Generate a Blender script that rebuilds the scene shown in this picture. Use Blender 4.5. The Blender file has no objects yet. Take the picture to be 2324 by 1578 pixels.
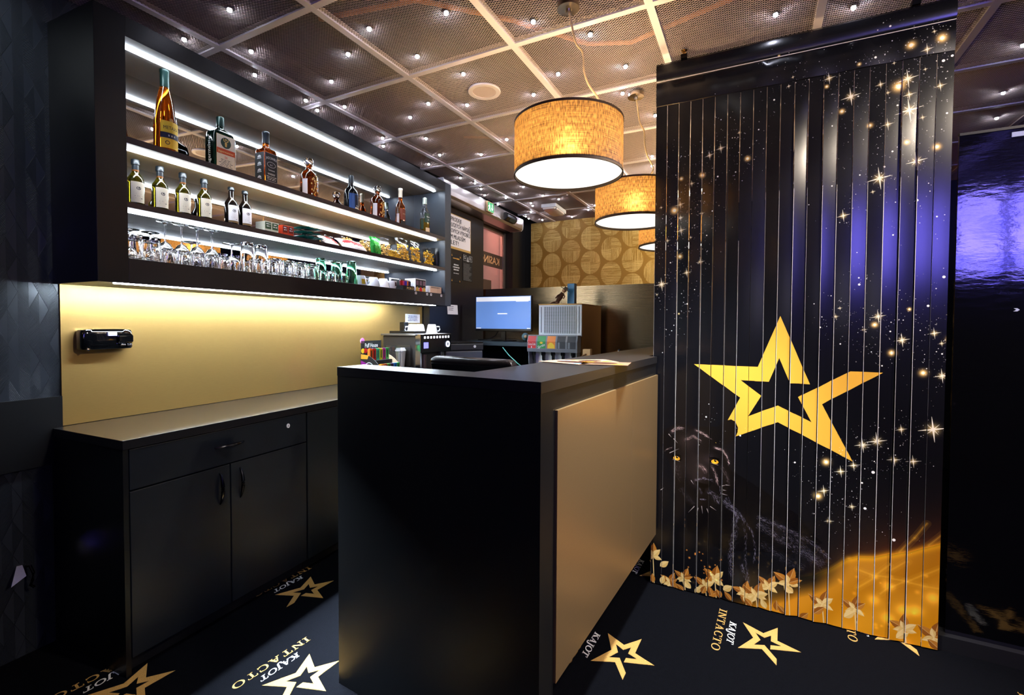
import bpy, bmesh, math, random
import numpy as np
from mathutils import Matrix, Vector
random.seed(7); rng = np.random.default_rng(11)
PI = math.pi; R = math.radians
SC = bpy.context.scene; COL = SC.collection

# ------------------------------------------------------------------ camera, world, exposure
cam_d = bpy.data.cameras.new('camera'); cam = bpy.data.objects.new('camera', cam_d); COL.objects.link(cam)
cam_d.sensor_width = 36.0; cam_d.lens = 36 * 1066.4 / 2324; cam_d.shift_y = -24.5 / 2324
cam_d.clip_start = 0.05
fwd = Vector((-math.sin(R(27.3)), math.cos(R(27.3)), 0)); right = Vector((math.cos(R(27.3)), math.sin(R(27.3)), 0))
up = Vector((0, 0, 1)); P_, Q_ = R(1.489), R(0.2715)
f2 = fwd * math.cos(P_) - up * math.sin(P_); u2 = up * math.cos(P_) + fwd * math.sin(P_)
r3 = right * math.cos(Q_) + u2 * math.sin(Q_); u3 = u2 * math.cos(Q_) - right * math.sin(Q_)
cm = Matrix((r3, u3, -f2)).transposed().to_4x4(); cm.translation = (0, 0, 1.3)
cam.matrix_world = cm; SC.camera = cam
w = bpy.data.worlds.new('world'); SC.world = w; w.use_nodes = True
w.node_tree.nodes['Background'].inputs[0].default_value = (0.5, 0.6, 1.0, 1); w.node_tree.nodes['Background'].inputs[1].default_value = 0.004
SC.view_settings.view_transform = 'Standard'; SC.view_settings.look = 'None'; SC.view_settings.gamma = 1; SC.view_settings.use_curve_mapping = False
SC.view_settings.exposure = 2.3
try:
    SC.cycles.max_bounces = 14; SC.cycles.transmission_bounces = 12; SC.cycles.transparent_max_bounces = 12; SC.cycles.glossy_bounces = 6
    SC.cycles.use_denoising = True; SC.cycles.sample_clamp_indirect = 6.0; SC.cycles.caustics_reflective = False
except Exception: pass

# ------------------------------------------------------------------ materials
def lin(c):
    return tuple((x / 255 / 12.92) if x / 255 <= 0.04045 else ((x / 255 + 0.055) / 1.055) ** 2.4 for x in c)
MATS = {}
def mat(name, col, rough=0.5, metal=0.0, emit=0.0, ecol=None, trans=0.0, ior=1.45, spec=0.5, noise=None, bump=None, alpha=1.0, coat=0.0):
    """noise=(scale, amount[, stretch xyz]) varies the colour, bump=(scale, strength[, stretch]) the relief."""
    if name in MATS: return MATS[name]
    m = bpy.data.materials.new(name); m.use_nodes = True; nt = m.node_tree; b = nt.nodes['Principled BSDF']
    c = (*lin(col), 1)
    b.inputs['Base Color'].default_value = c; b.inputs['Roughness'].default_value = rough; b.inputs['Metallic'].default_value = metal
    b.inputs['Transmission Weight'].default_value = trans; b.inputs['IOR'].default_value = ior; b.inputs['Specular IOR Level'].default_value = spec
    b.inputs['Alpha'].default_value = alpha; b.inputs['Coat Weight'].default_value = coat
    if emit: b.inputs['Emission Color'].default_value = (*lin(ecol or col), 1); b.inputs['Emission Strength'].default_value = emit
    tc = None
    def nz(scale, st):
        nonlocal tc
        if tc is None: tc = nt.nodes.new('ShaderNodeTexCoord')
        mp = nt.nodes.new('ShaderNodeMapping'); mp.inputs['Scale'].default_value = st or (1, 1, 1)
        n = nt.nodes.new('ShaderNodeTexNoise'); n.inputs['Scale'].default_value = scale; n.inputs['Detail'].default_value = 5
        nt.links.new(tc.outputs['Object'], mp.inputs[0]); nt.links.new(mp.outputs[0], n.inputs['Vector']); return n
    if noise:
        n = nz(noise[0], noise[2] if len(noise) > 2 else None)
        r = nt.nodes.new('ShaderNodeMix'); r.data_type = 'RGBA'; k = noise[1]
        r.inputs[6].default_value = (c[0] * (1 - k), c[1] * (1 - k), c[2] * (1 - k), 1); r.inputs[7].default_value = (min(1, c[0] * (1 + k)), min(1, c[1] * (1 + k)), min(1, c[2] * (1 + k)), 1)
        nt.links.new(n.outputs['Fac'], r.inputs[0]); nt.links.new(r.outputs[2], b.inputs['Base Color'])
    if bump:
        n = nz(bump[0], bump[2] if len(bump) > 2 else None)
        bp = nt.nodes.new('ShaderNodeBump'); bp.inputs['Strength'].default_value = bump[1]; bp.inputs['Distance'].default_value = 0.01
        nt.links.new(n.outputs['Fac'], bp.inputs['Height']); nt.links.new(bp.outputs[0], b.inputs['Normal'])
    MATS[name] = m; return m

LAM = mat('black_laminate', (11, 12, 14), 0.40, bump=(900, 0.03))
LAMTOP = mat('black_worktop', (28, 27, 28), 0.30, bump=(1200, 0.04))
CABF = mat('cabinet_front', (22, 27, 32), 0.38, noise=(9, 0.25), bump=(900, 0.03))
SHELFD = mat('shelf_laminate', (34, 32, 32), 0.45)
TAN = mat('lit_shelf_tan', (205, 168, 110), 0.4)
GOLD = mat('brushed_gold', (205, 165, 95), 0.36, 0.85, noise=(30, 0.10, (1, 1, 40)), bump=(60, 0.02, (1, 1, 60)))
GOLDB = mat('bar_gold', (190, 156, 108), 0.34, 0.8, noise=(300, 0.08), bump=(700, 0.03))
STEEL = mat('brushed_steel', (165, 140, 105), 0.24, 1.0, noise=(5, 0.2, (1, 1, 14)), bump=(6, 0.12, (1, 1, 18)))
MIRR = mat('mirror', (225, 225, 225), 0.02, 1.0)
CHROME = mat('chrome', (220, 220, 225), 0.12, 1.0)
BLACK = mat('black_plastic', (12, 12, 13), 0.25)
MATT = mat('black_matte', (10, 10, 11), 0.6)
DKGREY = mat('dark_grey_plastic', (45, 45, 48), 0.45)
GREY = mat('grey_plastic', (120, 122, 126), 0.4)
WHITE = mat('white_plastic', (232, 232, 232), 0.4)
PAPER = mat('paper', (236, 232, 232), 0.7)
PORC = mat('porcelain', (238, 238, 240), 0.12, coat=0.5)
INK = mat('ink', (16, 16, 20), 0.6)
GLASS = mat('clear_glass', (255, 255, 255), 0.0, trans=1.0, ior=1.48)
GREENG = mat('green_glass', (150, 222, 192), 0.0, trans=1.0, ior=1.48)
LED = mat('led_strip', (255, 255, 255), 0.5, emit=11, ecol=(226, 240, 255))
RED = mat('red', (200, 30, 30), 0.4); ORANGE = mat('orange', (235, 130, 30), 0.4); YEL = mat('yellow', (240, 200, 40), 0.4)
GREEN = mat('green', (30, 140, 55), 0.35); TEALP = mat('teal_pack', (20, 120, 110), 0.25, bump=(40, 0.6)); PURP = mat('purple', (140, 30, 130), 0.4); BLUE = mat('blue', (40, 110, 200), 0.4)
GOLDINK = mat('gold_ink', (205, 165, 80), 0.4)

# ------------------------------------------------------------------ mesh builder
class MB:
    def __init__(s): s.V = []; s.F = []; s.M = []; s.UV = {}
    def add(s, V, F, m=0):
        o = len(s.V); s.V += [tuple(v) for v in V]
        for f in F: s.F.append(tuple(i + o for i in f)); s.M.append(m)
        return s
    def box(s, x0, x1, y0, y1, z0, z1, m=0):
        V = [(x, y, z) for z in (z0, z1) for y in (y0, y1) for x in (x0, x1)]
        return s.add(V, [(0, 2, 3, 1), (4, 5, 7, 6), (0, 1, 5, 4), (2, 6, 7, 3), (0, 4, 6, 2), (1, 3, 7, 5)], m)
    def loft(s, rings, n=28, c=(0, 0), m=0, cap=True, ms=None):
        """rings: (z, half x, half y, power): stacked super-ellipses"""
        V = []
        for z, a, b, p in rings:
            for i in range(n):
                t = 2 * PI * (i + .5) / n; cx, sy = math.cos(t), math.sin(t); e = 2 / p
                V.append((c[0] + a * math.copysign(abs(cx) ** e, cx), c[1] + b * math.copysign(abs(sy) ** e, sy), z))
        k = len(rings)
        for j in range(k - 1):
            s.add([], [], m)
        o = len(s.V); s.V += V
        for j in range(k - 1):
            for i in range(n):
                i2 = (i + 1) % n; s.F.append((o + j * n + i, o + j * n + i2, o + (j + 1) * n + i2, o + (j + 1) * n + i)); s.M.append(ms[j] if ms else m)
        if cap:
            s.F.append(tuple(o + i for i in reversed(range(n)))); s.M.append(ms[0] if ms else m)
            s.F.append(tuple(o + (k - 1) * n + i for i in range(n))); s.M.append(ms[-1] if ms else m)
        return s
    def lathe(s, prof, n=28, c=(0, 0), m=0, cap=True, ms=None):
        return s.loft([(z, max(r, 1e-4), max(r, 1e-4), 2) for r, z in prof], n, c, m, cap, ms)
    def ring(s, prof, n=28, c=(0, 0), m=0):
        """closed profile revolved (a hollow body)"""
        k = len(prof); o = len(s.V)
        for r, z in prof:
            for i in range(n):
                t = 2 * PI * i / n; s.V.append((c[0] + r * math.cos(t), c[1] + r * math.sin(t), z))
        for j in range(k):
            j2 = (j + 1) % k
            for i in range(n):
                i2 = (i + 1) % n; s.F.append((o + j * n + i, o + j * n + i2, o + j2 * n + i2, o + j2 * n + i)); s.M.append(m)
        return s
    def tube(s, pts, r, n=8, m=0):
        pts = [Vector(p) for p in pts]; o = len(s.V); k = len(pts)
        for i, p in enumerate(pts):
            t = (pts[min(i + 1, k - 1)] - pts[max(i - 1, 0)]).normalized()
            a = t.cross(Vector((0, 0, 1)))
            if a.length < 1e-3: a = t.cross(Vector((0, 1, 0)))
            a.normalize(); b = t.cross(a)
            rr = r[i] if isinstance(r, (list, tuple)) else r
            for q in range(n):
                th = 2 * PI * q / n; s.V.append(tuple(p + a * rr * math.cos(th) + b * rr * math.sin(th)))
        for i in range(k - 1):
            for q in range(n):
                q2 = (q + 1) % n; s.F.append((o + i * n + q, o + i * n + q2, o + (i + 1) * n + q2, o + (i + 1) * n + q)); s.M.append(m)
        s.F.append(tuple(o + q for q in reversed(range(n)))); s.M.append(m); s.F.append(tuple(o + (k - 1) * n + q for q in range(n))); s.M.append(m)
        return s
    def prism(s, poly, t0, t1, f, m=0):
        """poly 2-D, extruded t0..t1; f(u, v, t) -> xyz"""
        n = len(poly); V = [f(u, v, t0) for u, v in poly] + [f(u, v, t1) for u, v in poly]
        F = [tuple(reversed(range(n))), tuple(range(n, 2 * n))] + [(i, (i + 1) % n, n + (i + 1) % n, n + i) for i in range(n)]
        return s.add(V, F, m)
    def poly(s, poly, f, m=0):
        return s.add([f(u, v) for u, v in poly], [tuple(range(len(poly)))], m)
    def build(s, name, mats, parent=None, loc=None, rotz=0, smooth=False, bevel=0, kind=None):
        me = bpy.data.meshes.new(name); me.from_pydata(s.V, [], s.F)
        mats = mats if isinstance(mats, (list, tuple)) else [mats]
        for mm in mats: me.materials.append(mm)
        me.polygons.foreach_set('material_index', s.M)
        bm = bmesh.new(); bm.from_mesh(me); bmesh.ops.recalc_face_normals(bm, faces=bm.faces); bm.to_mesh(me); bm.free()
        if smooth: me.shade_smooth(); me.set_sharp_from_angle(angle=R(38))
        o = bpy.data.objects.new(name, me); COL.objects.link(o)
        if parent: o.parent = parent
        if loc: o.location = loc
        o.rotation_euler = (0, 0, rotz)
        if bevel:
            bv = o.modifiers.new('edge', 'BEVEL'); bv.width = bevel; bv.segments = 2; bv.limit_method = 'ANGLE'
        if kind: o['kind'] = kind
        return o
def tag(o, label=None, cat=None, group=None, kind=None):
    if label: o['label'] = label
    if cat: o['category'] = cat
    if group: o['group'] = group
    if kind: o['kind'] = kind
    return o
def thing(name, label, cat, loc=(0, 0, 0), rotz=0, group=None):
    o = bpy.data.objects.new(name, None); COL.objects.link(o); o.empty_display_size = .05
    o.location = loc; o.rotation_euler = (0, 0, rotz); return tag(o, label, cat, group)
def dup(root, loc, rotz, label=None, group=None):
    r = root.copy(); COL.objects.link(r); r.location = loc; r.rotation_euler = (0, 0, rotz)
    if label: r['label'] = label
    if group: r['group'] = group
    for ch in list(root.children):
        c = ch.copy(); COL.objects.link(c); c.parent = r
        for g in ch.children:
            d = g.copy(); COL.objects.link(d); d.parent = c
    return r
_tc = {}
def text(txt, size=1.0, align='LEFT', bold=0.0):
    """glyph outlines as flat triangles: (verts 2-D, faces, width)"""
    k = (txt, bold)
    if k not in _tc:
        c = bpy.data.curves.new('glyphs', 'FONT'); c.body = txt; c.size = 1; c.resolution_u = 2; c.offset = bold
        o = bpy.data.objects.new('glyphs', c); COL.objects.link(o)
        me = bpy.data.meshes.new_from_object(o.evaluated_get(bpy.context.evaluated_depsgraph_get()))
        _tc[k] = ([(v.co.x, v.co.y) for v in me.vertices], [tuple(p.vertices) for p in me.polygons])
        bpy.data.objects.remove(o); bpy.data.curves.remove(c); bpy.data.meshes.remove(me)
    V, F = _tc[k]
    if not V: return [], [], 0
    x0 = min(v[0] for v in V); x1 = max(v[0] for v in V); w_ = (x1 - x0) * size
    off = {'LEFT': 0, 'CENTER': w_ / 2, 'RIGHT': w_}[align]
    return [((x - x0) * size - off, y * size) for x, y in V], F, w_
def put_text(mb, txt, size, f, m=0, align='CENTER', fit=None, bold=0.0):
    V, F, w_ = text(txt, size, align, bold); k = 1 if not fit or not w_ else fit / w_
    mb.add([f(x * k, y) for x, y in V], F, m)
# wall frame (the bar's back wall) and bar frame
TS = R(3.25); O_S = Vector((-2.519, 0.854, 0)); TB = R(-3.77); O_B = Vector((-0.502, 1.142, 0))
def SH(d, s, z=0): return O_S + Vector((d * math.cos(TS) - s * math.sin(TS), d * math.sin(TS) + s * math.cos(TS), z))
def BF(x, y, z=0): return O_B + Vector((x * math.cos(TB) - y * math.sin(TB), x * math.sin(TB) + y * math.cos(TB), z))

# ------------------------------------------------------------------ drawn prints (pixel arrays made here, no files)
def to_image(name, A, data=False):
    h, w_ = A.shape[:2]; im = bpy.data.images.new(name, w_, h, alpha=False)
    if data: im.colorspace_settings.name = 'Non-Color'
    px = np.ones((h, w_, 4), np.float32); px[..., :3] = np.clip(A if A.ndim == 3 else A[..., None], 0, 1)
    im.pixels.foreach_set(px.ravel()); im.update(); im.pack(); return im
class Art:
    """a canvas in metres*1000, origin bottom left, sRGB 0..1"""
    def __init__(s, W, H, k, col): s.k = k; s.W = int(W * k); s.H = int(H * k); s.A = np.zeros((s.H, s.W, 3), np.float32) + np.array(col, np.float32) / 255
    def win(s, x0, x1, y0, y1):
        k = s.k; a = max(0, int(x0 * k)); b = min(s.W, int(x1 * k) + 2); c = max(0, int(y0 * k)); d = min(s.H, int(y1 * k) + 2)
        if a >= b or c >= d: return None
        X, Y = np.meshgrid((np.arange(a, b) + .5) / k, (np.arange(c, d) + .5) / k); return a, b, c, d, X, Y
    def put(s, wn, M, col):
        a, b, c, d = wn[:4]; M = np.clip(M, 0, 1)[..., None]; s.A[c:d, a:b] = s.A[c:d, a:b] * (1 - M) + np.array(col, np.float32) / 255 * M
    def addc(s, wn, M, col):
        a, b, c, d = wn[:4]; s.A[c:d, a:b] += np.clip(M, 0, 2)[..., None] * np.array(col, np.float32) / 255
    def poly(s, P, col, alpha=1.0):
        P = np.array(P, float); wn = s.win(P[:, 0].min() - 2, P[:, 0].max() + 2, P[:, 1].min() - 2, P[:, 1].max() + 2)
        if not wn: return
        X, Y = wn[4], wn[5]; ins = np.zeros(X.shape, bool); n = len(P)
        for i in range(n):
            (x1, y1), (x2, y2) = P[i], P[(i + 1) % n]
            if y1 == y2: continue
            cnd = ((y1 > Y) != (y2 > Y)) & (X < (x2 - x1) * (Y - y1) / (y2 - y1) + x1); ins ^= cnd
        s.put(wn, ins * alpha, col)
    def blob(s, x, y, r, col, amp=1.0):
        wn = s.win(x - 2.5 * r, x + 2.5 * r, y - 2.5 * r, y + 2.5 * r)
        if wn: s.addc(wn, amp * np.exp(-((wn[4] - x) ** 2 + (wn[5] - y) ** 2) / (r * r)), col)
    def disc(s, x, y, r, col, a=1.0):
        wn = s.win(x - r - 2, x + r + 2, y - r - 2, y + r + 2)
        if wn: s.put(wn, a * np.clip((r - np.hypot(wn[4] - x, wn[5] - y)) * s.k + .5, 0, 1), col)
    def line(s, p, q, w_, col, a=1.0, taper=False):
        wn = s.win(min(p[0], q[0]) - w_ - 1, max(p[0], q[0]) + w_ + 1, min(p[1], q[1]) - w_ - 1, max(p[1], q[1]) + w_ + 1)
        if not wn: return
        dx, dy = q[0] - p[0], q[1] - p[1]; L2 = dx * dx + dy * dy + 1e-9
        t = np.clip(((wn[4] - p[0]) * dx + (wn[5] - p[1]) * dy) / L2, 0, 1); D = np.hypot(wn[4] - p[0] - t * dx, wn[5] - p[1] - t * dy)
        ww = w_ * (1 - t * .85) if taper else w_
        s.put(wn, a * np.clip((ww - D) * s.k + .5, 0, 1), col)
    def star(s, x, y, r):
        c = (255, 246, 215); s.blob(x, y, r * .42, (255, 220, 130), .8); s.disc(x, y, max(1.0, r * .13), (255, 255, 245))
        ax, ay = r * .98, r * .2
        for sx, sy in ((ax, ay), (-ax, -ay), (-ay * .6, r * 1.05), (ay * .6, -r * 1.05)): s.line((x, y), (x + sx, y + sy), max(.9, r * .075), c, 1, True)
        if r > 26:
            for sx, sy in ((.4, .45), (-.4, .35), (.35, -.4), (-.4, -.4)): s.line((x, y), (x + r * sx, y + r * sy), max(.8, r * .05), c, .9, True)
SPARKS= [(292,2255,'d',3),(369,2181,'s',9),(293,2123,'s',19),(245,2098,'s',19),(405,2059,'g',12),(215,2011,'g',13),(121,2006,'g',10),(282,1995,'d',5),(357,2005,'d',4),(168,1977,'s',14),(117,1883,'s',19),(91,1857,'g',18),(120,1818,'s',14),(215,1832,'s',13),(29,1877,'s',8),(223,1926,'d',4),(55,2097,'d',3),(119,2114,'d',3),(448,2182,'d',4),(507,2303,'d',5),(562,2350,'s',9),(577,2385,'s',7),(522,2488,'g',5),(469,2094,'d',3),(213,2117,'d',4),(261,1836,'d',4),(387,2246,'d',3),(341,2164,'d',3),(710,2351,'s',21),(788,2259,'s',31),(702,2318,'g',8),(758,2204,'g',11),(887,2287,'s',16),(867,2398,'d',6),(947,2267,'g',23),(975,2291,'s',31),(980,2227,'s',21),(982,2165,'s',40),(912,2249,'s',10),(914,2121,'s',21),(855,2128,'g',11),(976,2038,'g',12),(1009,1959,'s',31),(1071,2006,'g',15),(891,1906,'s',38),(1024,2128,'s',12),(1076,2242,'s',19),(1076,2422,'g',18),(1031,2389,'s',19),(981,2418,'g',16),(1051,2452,'s',9),(1084,2337,'d',7),(1110,2350,'d',6),(1123,2245,'d',5),(1099,2132,'d',5),(1029,2316,'s',8),(912,2509,'d',5),(813,2383,'g',7),(930,2364,'s',7),(932,2010,'d',5),(945,2193,'d',5),(906,1951,'d',5),(729,1896,'d',4),(825,1929,'d',4),(725,2149,'d',4),(813,2255,'d',4),(870,1854,'s',9),(771,1766,'s',22),(941,1672,'d',4),(1014,1803,'d',6),(1077,1733,'d',4),(830,1502,'d',4),(832,1474,'d',6),(1104,1495,'d',7),(898,1340,'s',24),(887,1306,'g',12),(753,1340,'s',12),(771,1224,'d',4),(697,1294,'d',4),(767,1376,'s',8),(1000,1369,'g',7),(1058,1382,'d',6),(978,1244,'s',24),(947,1191,'g',13),(940,1279,'d',4),(1079,1273,'s',19),(1129,1249,'g',13),(1103,1233,'s',11),(1123,1348,'s',9),(1107,1105,'s',24),(1048,1114,'g',14),(852,1285,'s',11),(1119,1169,'d',4),(1105,1192,'d',4),(915,1137,'d',4),(123,1758,'s',22),(120,1820,'s',12),(0,1723,'g',7),(61,1713,'s',12),(167,1721,'s',8),(119,1633,'g',12),(212,1602,'s',17),(152,1553,'s',19),(36,1501,'s',27),(14,1451,'s',7),(238,1725,'d',4),(76,1605,'d',4),(52,1547,'d',4),(157,1403,'d',5),(86,1273,'d',3),(118,1356,'g',4),(188,1471,'d',3),(1084,890,'s',42),(983,880,'s',18),(857,801,'s',26),(904,823,'s',31),(827,711,'s',20),(962,753,'s',21),(1024,754,'s',21),(730,712,'g',15),(783,679,'s',21),(724,586,'s',21),(703,561,'g',16),(894,692,'d',8),(870,535,'d',7),(825,534,'s',15),(968,423,'d',8),(745,456,'s',16),(395,791,'d',5),(248,865,'d',5),(858,641,'d',5),(614,695,'d',5)]
STAR= [(190,1114),(462,1113),(547,1344),(665,1045),(589,1046),(546,1156),(507,1047),(393,1048),(478,982),(426,884),(544,943),(673,880),(621,986),(808,1109),(920,1109),(710,962),(824,727),(545,868),(287,741),(392,967)]
HEAD= [(41,750),(63,786),(101,813),(150,822),(199,813),(253,789),(268,768),(307,731),(336,709),(350,667),(356,605),(347,540),(325,489),(305,454),(270,431),(223,423),(180,432),(149,446),(124,488),(108,536),(98,584),(81,631),(58,675),(36,703)]
EAR= [(259,787),(299,823),(333,854),(356,863),(373,855),(385,828),(384,806),(374,780),(358,756),(321,733)]
EYES= [(117,651),(289,657)]
FUR= [([(92,775),(117,798),(147,801)],12,0.5),([(157,746),(191,766),(224,747)],9,0.5),([(202,797),(235,784),(268,765)],9,0.65),([(61,679),(93,699)],5,0.45),([(286,723),(318,717),(339,691),(351,648)],9,0.7),([(276,632),(294,596),(303,549)],9,0.6),([(217,627),(238,620),(253,603)],14,0.35),([(203,553),(241,569),(280,565)],8,0.75),([(257,510),(287,499),(305,463)],17,0.5),([(222,464),(249,468)],4,0.65),([(136,507),(167,463),(198,442)],22,0.14),([(339,491),(368,449),(397,404)],16,0.4),([(113,616),(136,540)],25,0.1),([(221,520),(234,493)],7,0.35),([(309,550),(318,510),(310,474)],4,0.5),([(317,631),(337,602),(352,557)],12,0.2),([(326,476),(385,431),(374,318),(363,224),(369,114)],19,0.5),([(397,433),(451,352),(464,282),(461,209)],7,0.55),([(405,425),(427,329),(425,219),(442,114)],8,0.4),([(469,428),(578,395),(690,348),(748,292)],16,0.4),([(470,392),(571,341),(654,297),(727,262)],33,0.3),([(487,305),(581,254),(656,228)],33,0.16),([(409,197),(434,112)],14,0.4),([(532,413),(639,337),(713,267)],29,0.22)]
NOSE= [(203,547),(242,543),(277,548),(266,534),(248,521),(243,491),(233,519),(215,524)]
WHISK= [[(201,426),(174,391)],[(218,419),(211,385)],[(234,432),(239,397)],[(258,426),(267,402)],[(273,438),(299,424)],[(321,542),(338,551),(356,553)],[(327,524),(341,525)],[(324,505),(347,504)],[(45,482),(59,495)],[(85,672),(127,697)],[(102,743),(121,724)],[(79,764),(92,749)],[(185,550),(197,533)]]
WAVE= [(256,-24),(406,58),(549,129),(650,186),(747,242),(809,305),(849,323),(907,337),(957,359),(1015,380),(1072,411),(1125,438)]
STREAK= [[(850,270),(902,260),(959,262),(1009,259),(1069,254),(1128,254)],[(929,187),(966,228),(1018,263),(1068,300),(1126,341)],[(902,252),(958,314)],[(988,376),(1035,444),(1073,510)],[(1080,423),(1126,478)],[(851,191),(915,259)],[(958,294),(1016,343)]]
BOKEH= [(1046,147),(956,90),(907,157),(1098,213),(1005,139),(952,227)]
PLANTS= [(11,142),(158,66),(297,93),(425,62),(521,114),(598,153),(727,88),(843,100),(1010,62),(1105,54),(254,51),(93,28),(470,60)]
STARS= [(-1.972,1.232),(-1.542,1.591),(-1.174,1.658),(-0.872,1.876),(-2.177,1.463),(-1.776,1.691),(-1.487,1.858),(-2.363,1.607),(-2.055,1.838),(-1.375,2.096),(-0.933,2.319),(-1.547,2.398),(-1.14,2.463),(-1.743,2.28),(-1.96,2.377),(-2.363,1.924),(-2.407,2.043),(-2.22,2.084),(-2.416,2.328),(-2.352,2.552),(-2.451,2.668),(-2.081,2.696),(-1.58,2.965),(-2.186,3.002),(-2.392,3.134),(-1.894,3.137),(-2.207,3.348),(-2.36,3.552),(-2.326,3.744),(-2.371,3.928),(-2.451,4.131),(-2.306,4.314),(-2.141,4.23),(-1.973,4.045),(-2.51,4.512),(-2.163,4.621),(-2.193,4.732),(-2.331,4.981),(-2.483,5.155),(-2.5,5.279),(-1.93,4.407),(-1.836,4.603),(-2.378,5.42),(-2.167,5.159),(-1.989,5.423),(-1.702,5.173),(-1.571,5.017),(-0.68,2.074),(-0.602,2.407),(-0.685,2.676),(-0.573,3.046),(-0.727,3.762),(-0.77,3.99),(0.057,2.295),(0.34,2.389),(1.216,3.628),(1.329,4.044),(1.088,3.059),(-2.363,1.262)]

BW, BH = 1118, 2573
def paint_banner():
    A = Art(BW, BH, 1.0, (13, 13, 16))
    # golden waves along the bottom
    WV = np.array(WAVE, float); xs = np.arange(A.W) + .5; top = np.interp(xs, WV[:, 0], WV[:, 1]); Y = (np.arange(A.H) + .5)[:, None]
    sel = A.A[:900]; Yw = Y[:900]; h = np.clip((top[None, :] - Yw), -400, 900); X = xs[None, :] / BW
    body = 1 / (1 + np.exp(-h / 4.0)); left = np.clip((X - .13) / .22, 0, 1); soft = np.clip((X - .62) / .12, 0, 1)
    body = np.where(soft < 1, body * soft + (1 - soft) * np.clip(h / 90, 0, 1) ** 1.5, body) * left
    depth = np.clip(h / 420, 0, 1); rim = np.exp(-(h / 16) ** 2) * np.clip((X - .55) / .2, 0, 1)
    wv = .5 + .5 * np.sin(h / 38.0 + X * 9); col = np.stack([168 + 60 * depth + 18 * wv, 104 + 46 * depth + 16 * wv, 18 + 10 * wv], -1) / 255
    mid = np.exp(-((X - .5) / .18) ** 2)[..., None]; col = col * (1 + .15 * mid); col = np.broadcast_to(col, sel.shape)
    sel[:] = sel * (1 - body[..., None]) + col * body[..., None] + rim[..., None] * np.array([70, 55, 0]) / 255
    halo = np.exp(-np.clip(-h, 0, 900) / 90) * (h < 0) * np.clip((X - .55) / .3, 0, 1); sel += halo[..., None] * np.array([70, 28, 6]) / 255
    for L in STREAK:
        for a, b in zip(L[:-1], L[1:]):
            for w_, al in ((14, .10), (6, .16), (2.2, .3)): A.line(a, b, w_, (250, 180, 50), al)
    for x, y in BOKEH: A.blob(x, y, 22, (90, 70, 30), .9)
    for _ in range(60):
        x = rng.uniform(.16, 1) * BW; A.blob(x, rng.uniform(40, 330), rng.uniform(3, 9), (110, 80, 30), .35)
    # panther
    dk = (15, 12, 12)
    body_p = [HEAD[19], (250, 560), (330, 420), (430, 260), (620, 230), (700, 300), (650, 430), (470, 560), HEAD[12]]
    A.poly([(40, 820), (120, 900), (300, 900), (330, 760), (420, 640), (560, 560), (690, 470), (780, 360), (760, 300), (640, 250), (420, 190), (60, 230)], (8, 8, 9), .0)
    A.poly([(150, 640), (330, 640), (480, 560), (620, 470), (720, 360), (690, 300), (500, 265), (330, 240), (170, 300)], (9, 8, 10), .96)
    A.poly(STAR, (236, 176, 62))
    A.poly([HEAD[4], EAR[1], EAR[5], EAR[8], EAR[9], HEAD[8], HEAD[6]], (13, 11, 11)); A.poly(HEAD, dk); A.poly(EAR, (14, 12, 12))
    def fur(L, hw, br, tint=(232, 196, 190)):
        L = np.array(L, float); seg = np.hypot(*np.diff(L, axis=0).T); tot = seg.sum(); n = int(max(20, tot * hw / 34 * 2.4))
        for _ in range(n):
            d = rng.uniform(0, tot); i = int(np.searchsorted(np.cumsum(seg), d)); i = min(i, len(seg) - 1); t = (d - seg[:i].sum()) / seg[i]
            p = L[i] + (L[i + 1] - L[i]) * t; g = (L[i + 1] - L[i]) / seg[i]; off = rng.normal(0, .42) * hw; nrm = np.array([-g[1], g[0]])
            q = p + nrm * off; ln = rng.uniform(5, 13); ang = rng.normal(0, .28); v = np.array([g[0] * math.cos(ang) - g[1] * math.sin(ang), g[0] * math.sin(ang) + g[1] * math.cos(ang)]) * ln
            A.line(q, q + v, rng.uniform(.6, 1.2), tint, min(1, br * 1.45) * rng.uniform(.2, .85) * math.exp(-(off / hw) ** 2), True)
        for i in range(len(L) - 1):
            for t in (0, .33, .66): p = L[i] + (L[i + 1] - L[i]) * t; A.blob(p[0], p[1], hw * .8, tint, br * (.22 if L[0][0] < 330 and L[0][1] > 560 else .07))
    for L, hw, br in FUR: fur(L, hw, br, (226, 186, 178) if L[0][0] < 330 and L[0][1] > 560 else (150, 140, 158))
    for x, y, r, c, am in ((0, 0, 46, (60, 46, 40), .55), (-40, 70, 40, (46, 36, 32), .5), (30, -60, 34, (62, 48, 44), .6), (-22, -62, 36, (40, 32, 28), .6), (62, 10, 30, (66, 54, 56), .6), (-70, -30, 34, (30, 24, 22), .6), (0, 110, 44, (52, 42, 38), .45), (6, -105, 26, (58, 46, 44), .6), (-56, 96, 30, (44, 34, 30), .5)): A.blob((EYES[0][0] + EYES[1][0]) / 2 + x, EYES[0][1] + y, r, c, am * .6)
    A.poly(NOSE, (5, 4, 4))
    for (x, y), sx in zip(EYES, (-1, 1)):
        A.poly([(x + 22 * math.cos(t), y - 2 + 14 * math.sin(t) + 3 * math.cos(t) * sx) for t in np.linspace(0, 2 * PI, 24)], (4, 3, 3))
        A.poly([(x + 16 * math.cos(t), y - 2 + 10.5 * math.sin(t)) for t in np.linspace(0, 2 * PI, 24)], (232, 160, 40)); A.blob(x - 3, y - 6, 7, (70, 60, 10), .8)
        A.disc(x + 2, y + 3, 5, (20, 10, 3)); A.disc(x + 4, y + 6, 1.5, (255, 255, 255)); A.line((x - 17, y - 10), (x + 14, y - 15), 1.2, (190, 160, 150), .7)
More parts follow.
